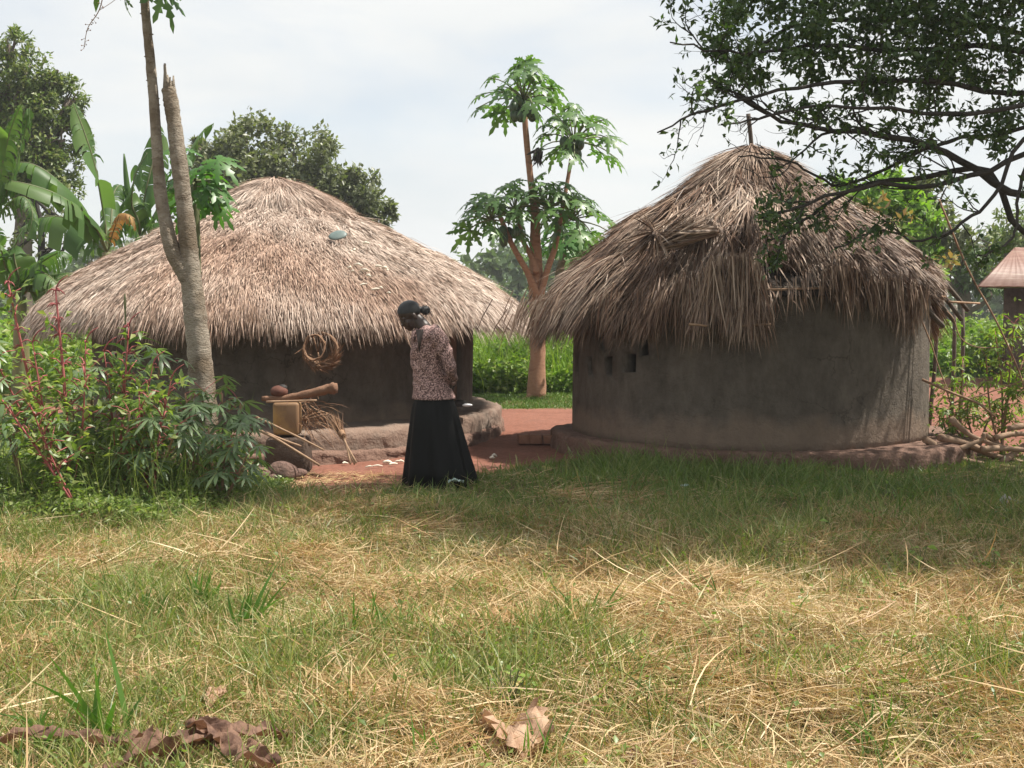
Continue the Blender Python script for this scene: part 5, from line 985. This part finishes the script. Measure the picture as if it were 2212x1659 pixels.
# hair: close cap and a bun at the back
b = MB(); V, F = [], []; kk, mm = 28, 14
for i in range(mm+1):
    for j in range(kk):
        ph = 2*math.pi*j/kk; lim = R(96)+R(46)*max(0, -math.cos(ph))-R(32)*max(0, math.cos(ph)); t_ = lim*i/mm
        rr = 1+.02*math.sin(ph*14)*(i/mm); V.append(hp(-.014+.107*rr*math.sin(t_)*math.cos(ph), .083*rr*math.sin(t_)*math.sin(ph), .030+.096*math.cos(t_)*rr))
F = [[i*kk+j, (i+1)*kk+j, (i+1)*kk+(j+1) % kk, i*kk+(j+1) % kk] for i in range(mm) for j in range(kk)]
b.add(V, F); bc = W(919, 671, .05); b.ball(bc, (.044, .040, .040), 14, 10, None, .20, 4); b.tube(curve([hp(-.095, -.01, .0), (hp(-.095, -.01, .0)+bc)/2, bc], 4), .028, 10)
st = np.random.RandomState(2); d = nrm(st.normal(size=(260, 3))); b.blades(bc+d*.036, nrm(d+st.normal(0, .5, (260, 3))), st.normal(0, .4, (260, 3)), .030, .003, nrm(np.cross(d, st.normal(size=(260, 3)))), 2)
b.build('hair', M['hair'], wo, True)
# blouse: torso + sleeves merged to one shell
def rings(mb, rows, k=40, fold=0, seed=0):
    st = np.random.RandomState(seed); ph0 = st.uniform(0, 6, 4); V = []
    for i, (v, ul, ur, dep, yo) in enumerate(rows):
        c = W((ul+ur)/2, v, yo); rx = (ur-ul)/2*s_; f = i/(len(rows)-1)
        for j in range(k):
            a = 2*math.pi*j/k; w_ = 1+fold*f*(math.sin(9*a+ph0[0])+.6*math.sin(14*a+ph0[1]+f)+.7*math.sin(5*a+ph0[2]))/2
            V.append(c+A(rx*w_*math.cos(a), dep*w_*math.sin(a), 0))
    m = len(rows); F = [[i*k+j, i*k+(j+1) % k, (i+1)*k+(j+1) % k, (i+1)*k+j][::-1] for i in range(m-1) for j in range(k)]
    V += [sum(V[:k])/k, sum(V[-k:])/k]; F3 = [[m*k, j, (j+1) % k] for j in range(k)]+[[m*k+1, (m-1)*k+(j+1) % k, (m-1)*k+j] for j in range(k)]
    n0 = mb.n; mb.add(V, F); mb.F.setdefault(3, []).append(np.array(F3)+n0)
b = MB()
rings(b, [(702, 914, 944, .075, .02), (708, 905, 950, .115, 0), (716, 897, 957, .15, 0), (728, 891, 963, .175, 0), (745, 887, 967, .178, 0), (765, 886, 968, .172, 0), (785, 888, 966, .163, 0), (805, 891, 966, .160, 0), (825, 893, 971, .168, 0), (845, 892, 978, .19, 0), (856, 890, 984, .205, 0), (861, 889, 985, .208, 0)])
for a_, e_, w_ in ((Lsh, Lel, Lwr), (Rsh, Rel, Rwr)):
    b.ball(a_, .074, 14, 10); b.tube(curve([a_, (a_+e_)/2+A(.012, 0, 0), e_], 8), np.interp(np.linspace(0, 1, 9), [0, .5, 1], [.074, .064, .056]), 14); b.ball(e_, .055, 12, 8); q = e_+(w_-e_)*.9; b.tube(curve([e_, (e_+q)/2, q], 6), np.linspace(.054, .044, 7), 14)
bl = b.build('blouse', M['blouse_print'], wo); baked(bl, [('REMESH', dict(mode='VOXEL', voxel_size=.007)), ('SMOOTH', dict(factor=.5, iterations=5))])
st = np.random.RandomState(5); nv = len(bl.data.vertices); co = np.zeros(nv*3); bl.data.vertices.foreach_get('co', co); co = co.reshape(-1, 3); no_ = np.zeros(nv*3); bl.data.vertices.foreach_get('normal', no_); no_ = no_.reshape(-1, 3)
wr = .007*np.sin(co[:, 2]*58+co[:, 0]*34+2.5*np.sin(co[:, 0]*19+co[:, 2]*11))*np.clip((1.25-co[:, 2])*2.2, 0, 1)+.005*np.sin(co[:, 0]*60+4*np.sin(co[:, 2]*13))
wr *= np.clip((co[:, 2]-.80)*9, 0, 1)
bl.data.vertices.foreach_set('co', (co+no_*wr[:, None]).ravel()); bl.data.update()
for p in bl.data.polygons: p.use_smooth = True
b = MB()   # collar wings and open neckline
cl = lambda u, v, dy: W(u, v, dy)
for side_ in (1, -1):
    if side_ > 0: q = [cl(938, 700, -.07), cl(927, 712, -.135), cl(916, 735, -.175), cl(927, 731, -.185), cl(944, 712, -.14), cl(946, 704, -.05)]
    else: q = [cl(905, 708, -.02), cl(896, 718, -.11), cl(893, 738, -.145), cl(887, 735, -.10), cl(890, 718, -.05), cl(898, 709, .03)]
    n_ = A(-.2, -.9, .3)*.009; V = [p+n_ for p in q]+[p-n_ for p in q]; m = 6
    b.add(V, [[0, 1, 4, 5], [1, 2, 3, 4], [6+5, 6+4, 6+1, 6], [6+4, 6+3, 6+2, 6+1]]); n0 = b.n-12; b.F[4].append(np.array([[i, i+6, (i+1) % 6+6, (i+1) % 6] for i in range(6)])+n0)
b.build('collar', M['blouse_print'], bl)
b = MB(); q = [cl(899, 712, -.15), cl(914, 712, -.176), cl(909, 740, -.186), cl(905.5, 760, -.184), cl(903, 738, -.176)]; n_ = A(-.25, -.95, .1)*.012
b.add([p+n_ for p in q]+[p-n_ for p in q], [[i, i+5, (i+1) % 5+5, (i+1) % 5] for i in range(5)]); b.F.setdefault(3, []).append(np.array([[0, 1, 2], [0, 2, 4], [4, 2, 3]])+b.n-10); b.build('open_neckline', M['skin'], body)
b = MB(); rings(b, [(840, 900, 972, .155, 0), (858, 896, 978, .18, 0), (880, 890, 986, .203, 0), (910, 886, 994, .215, 0), (950, 881, 1005, .23, 0), (985, 877, 1015, .245, 0), (1015, 874, 1024, .255, 0), (1046, 871, 1033, .26, 0)], 128, .10, 3)
b.build('skirt', M['skirt'], wo, True)

# ------------------------------------------------------------------ things lying in the grass
def curled(name, p, L, Wd, az, mat, lab, cat, seed, n_=9, roll=.8, arch=.25, grp=None, tip=None):
    n_ = n_*2; arch *= .35; roll *= .6; f_ = np.random.RandomState(seed+900).uniform(0, 6, 8)
    """dry leaf with a rib, curled edges and a ragged outline"""
    st = np.random.RandomState(seed); d = A(math.cos(az), math.sin(az), 0); sd = A(-math.sin(az), math.cos(az), 0); V = []; m = 9
    for i in range(n_+1):
        t = i/n_; w_ = Wd*.5*(math.sin(math.pi*(.06+.9*t))**.7)*st.uniform(.6, 1.15)
        for j in range(m):
            f = (j/(m-1)-.5)*2; z = arch*L*math.sin(math.pi*t)*.6+abs(f)**1.6*w_*roll*(.4+.8*math.sin(t*5+f_[0]))+Wd*(.10*math.sin(t*11+f*3+f_[1])+.08*math.sin(t*19-f*6+f_[2])+.05*math.sin(t*33+f*9+f_[3]))+.025*L*math.sin(t*6+f_[4])
            V.append(p+d*(t-.5)*L+sd*(f*w_*(1-.3*roll*abs(f))+.12*L*math.sin(t*4+f_[5]))+A(0, 0, z+.01))
    F = [[i*m+j, i*m+j+1, (i+1)*m+j+1, (i+1)*m+j] for i in range(n_) for j in range(m-1)]
    b = MB(); b.add(V, F); o = b.build(name, mat, None, False); tag(o, lab, cat, grp); return o
def gz(u, v, z=.05):
    p = G(u, v, z); p[2] = hz(p[0], p[1])+z-.02; return p
curled('dead_leaf', gz(1095, 1578, .06), .40, .28, -1.1, M['pale_dead_leaf'], 'big pale tan crumpled leaf lying in the straw, lower middle of the photo', 'dead leaf', 1, 14, .7, .22)
curled('dead_leaf', gz(1045, 1598, .03), .26, .12, 2.2, M['pale_dead_leaf'], 'smaller tan leaf tucked against the big pale crumpled one', 'dead leaf', 2, 10, .5, .15)
curled('dead_leaf', gz(1140, 1560, .07), .20, .10, .5, M['dead_leaf'], 'brown leaf fold resting on the right of the big pale crumpled leaf', 'dead leaf', 3, 10, .9, .3)
curled('dead_leaf', gz(468, 1490, .06), .16, .10, 1.3, M['pale_dead_leaf'], 'upright pinkish dry leaf above the dead banana leaves', 'dead leaf', 4, 9, .5, .5).rotation_euler = (0, 0, 0)
for i, (u, v, L, Wd, az, lab) in enumerate(((430, 1600, .62, .12, .25, 'long brown dead banana leaf curling across the others'), (360, 1620, .40, .12, 1.0, 'brown dead banana leaf hanging down to the left'), (500, 1610, .45, .11, -.5, 'dark dead banana leaf pointing right and down'), (280, 1600, .35, .11, -.2, 'reddish dead banana leaf at the left end of the heap'), (130, 1590, .36, .08, .1, 'thin dead leaf apart from the heap, further left'), (440, 1555, .28, .10, -.9, 'half-dry dark leaf above the brown heap'), (560, 1645, .30, .09, -1.0, 'small dead leaf at the bottom right of the brown heap'))):
    curled('dead_banana_leaf', gz(u, v, .08+.03*(i % 3)), L*1.1, Wd*1.15, az, M['dead_leaf'], lab, 'dead leaf', 20+i, 12, 1.1, .18, 'dead banana leaves at the lower left')
for i, (u, v, L, az, mt, lab) in enumerate(((1117, 1475, .10, 1.2, 'yellow_leaf', 'pale yellow fallen leaf above the big crumpled leaf'), (1110, 1130, .13, .3, 'grass_green', 'green fallen leaf at the edge of the shade, middle of the photo') if False else (1905, 1640, .07, .2, 'yellow_leaf', 'small yellow fallen leaf at the bottom right'), (1370, 1600, .10, .4, 'dead_leaf', 'rust red fallen leaf at the bottom, right of the middle'), (1480, 1640, .12, -.2, 'dead_leaf', 'red-brown fallen leaf lying flat at the bottom'), (1860, 1368, .09, .5, 'yellow_leaf', 'yellow-tan fallen leaf on the straw at the right'), (515, 1145, .10, .4, 'blade_green', 'round green leaf low in the grass below the bushes'))):
    curled('fallen_leaf', gz(u, v, .06), L, L*.55, az, M[mt], lab, 'fallen leaf', 50+i, 8, .5, .2)
o = curled('plastic_scrap', gz(985, 1030, .10), .13, .07, .2, M['plastic'], 'bluish plastic scrap in the grass at the hem of the skirt', 'plastic scrap', 70, 8, .6, .3)
o = curled('plastic_scrap', gz(1480, 1042, .08), .09, .05, .6, M['plastic'], 'small pale scrap in the shaded grass before the ragged hut', 'plastic scrap', 71, 8, .4, .2)
b = MB(); p = gz(2190, 1095, .05); b.tube(curve([p+A(-.09, 0, .10), p+A(-.02, -.02, .05), p+A(.12, -.05, 0), p+A(.3, -.05, 0)], 12), [.05, .045, .04, .04, .045, .05, .05, .05, .05, .05, .05, .05, .05], 9, wob=.2); b.ball(p+A(.16, .08, -.0), (.24, .14, .07), 14, 8, None, .06, 3); o = b.build('grey_branch', M['cloth_grey'], None, True); tag(o, 'grey weathered branch lying in the shade at the right edge', 'branch')
# broad bladed grass tufts
def tuft(u, v, n_, L, w, lean, lab, seed, tilt=(0, 0)):
    st = np.random.RandomState(seed); p0 = gz(u, v, .0); d = nrm(np.stack([st.normal(tilt[0], lean, n_), st.normal(tilt[1], lean*.6, n_), np.ones(n_)], -1)); b = MB()
    bend = np.stack([d[:, 0]*.35+st.normal(0, .12, n_), st.normal(-.05, .15, n_), -np.abs(st.normal(.12, .12, n_))], -1); side = nrm(np.cross(d, A(0, 1, 0)+st.normal(0, .35, (n_, 3))))
    b.blades(p0+st.normal(0, .035, (n_, 3))*A(1, 1, 0), d, bend, L*st.uniform(.55, 1.1, n_), w*st.uniform(.7, 1.2, n_), side, 7, 2.2); o = b.build('grass_tuft', M['blade_green']); tag(o, lab, 'grass tuft', 'broad bladed grass tufts')
for i, a_ in enumerate(((530, 1350, 7, .36, .026, .22, 'tuft with the broadest bright green blades standing left of the middle'), (440, 1300, 8, .26, .016, .25, 'upright tuft of narrower blades just left of the broadest one'), (250, 1610, 5, .50, .030, .35, 'tall arching tuft at the lower left, over the dead leaves'), (310, 1320, 6, .22, .014, .25, 'small upright tuft further left in the pale grass'), (1270, 1350, 12, .22, .016, .7, 'low spreading bright tuft in the straw right of the middle'), (1560, 1320, 6, .26, .013, .4, 'thin leaning tuft further right in the straw'), (800, 1380, 6, .24, .014, .5, 'slanting tuft in the straw at the middle'), (90, 1650, 4, .28, .022, .3, 'tuft cut by the bottom left corner of the photo'), (940, 1650, 4, .22, .014, .4, 'small tuft at the bottom edge, left of the crumpled leaf'), (1890, 1590, 5, .24, .014, .5, 'thin bright tuft at the lower right'), (1150, 1640, 5, .26, .012, .35, 'tuft with thin blades right under the crumpled leaf'))):
    tuft(a_[0], a_[1], a_[2]*2, a_[3], a_[4]*.85, a_[5], a_[6], 400+i, (.2, 0) if i == 0 else (-.15, 0) if i == 2 else (0, 0))
# small broad-leaved weeds scattered in the cut grass
b = MB(); N = 520; x, y = patch(N, .48, 3.3, 8.8, lambda x, y: np.full(len(x), 1.)); 
for X_, Y_ in zip(x, y):
    k = rs.randint(4, 11); p = A(X_, Y_, hz(X_, Y_))+rs.normal(0, .03, (k, 3))*A(1, 1, 0)+np.stack([np.zeros(k), np.zeros(k), rs.uniform(.02, .13, k)], -1); b.leaves(p, rdir(k)*A(1, 1, .5), nrm(UP+rs.normal(0, .35, (k, 3))), rs.uniform(.018, .045, k), rs.uniform(.012, .026, k))
o = b.build('small_weeds', M['bush_leaf']); tag(o, 'little broad-leaved weeds scattered through the cut grass', 'weeds', kind='stuff')
for i, (u, v, n_, L, lab) in enumerate(((1800, 1180, 5, .07, 'young weed with pale leaves at the edge of the shade, middle right'), (1990, 1215, 9, .075, 'young weed with bright leaves at the edge of the shade, far right'), (1915, 1085, 8, .05, 'little bright weed in the deep shade at the right'), (1100, 1520, 24, .035, 'patch of small round weed leaves above the crumpled leaf'), (1240, 1450, 10, .04, 'low weed in the straw beside the spreading tuft') if False else (2150, 1230, 12, .06, 'leafy weed low at the right edge of the sunlit straw'))):
    p0 = gz(u, v, .02); k = n_; b = MB(); q = p0+np.stack([rs.normal(0, .05, k), rs.normal(0, .04, k), rs.uniform(.02, .16, k)], -1)
    for e in q: b.tube([p0, (p0+e)/2+A(0, 0, .02), e], .0025, 4, cap=False)
    o = b.build('stem', M['green_stem']); t = empty('weed', p0, lab, 'weed', 'young weeds in the grass'); o.parent = t; o.matrix_parent_inverse = Matrix.Translation(-Vector(p0)); b = MB(); b.leaves(q, rdir(k)*A(1, 1, .4)+A(0, -.2, .1), nrm(UP+A(0, -.5, 0)+rs.normal(0, .3, (k, 3))), L, L*.6); b.build('leaves', M['weed_leaf'], t)

# ------------------------------------------------------------------ haze
hm, t = nodes('haze_air'); o_ = t.nodes.new('ShaderNodeOutputMaterial'); v_ = t.nodes.new('ShaderNodeVolumePrincipled'); v_.inputs['Density'].default_value = .0010; v_.inputs['Color'].default_value = (.93, .95, .97, 1); v_.inputs['Anisotropy'].default_value = .2
t.links.new(v_.outputs[0], o_.inputs['Volume'])
b = MB(); b.box((0, 850, 5.6), (1900, 1960, 13.2)); hz_ = b.build('haze', hm); tag(hz_, 'thin pale air over the whole place', 'haze', kind='stuff')
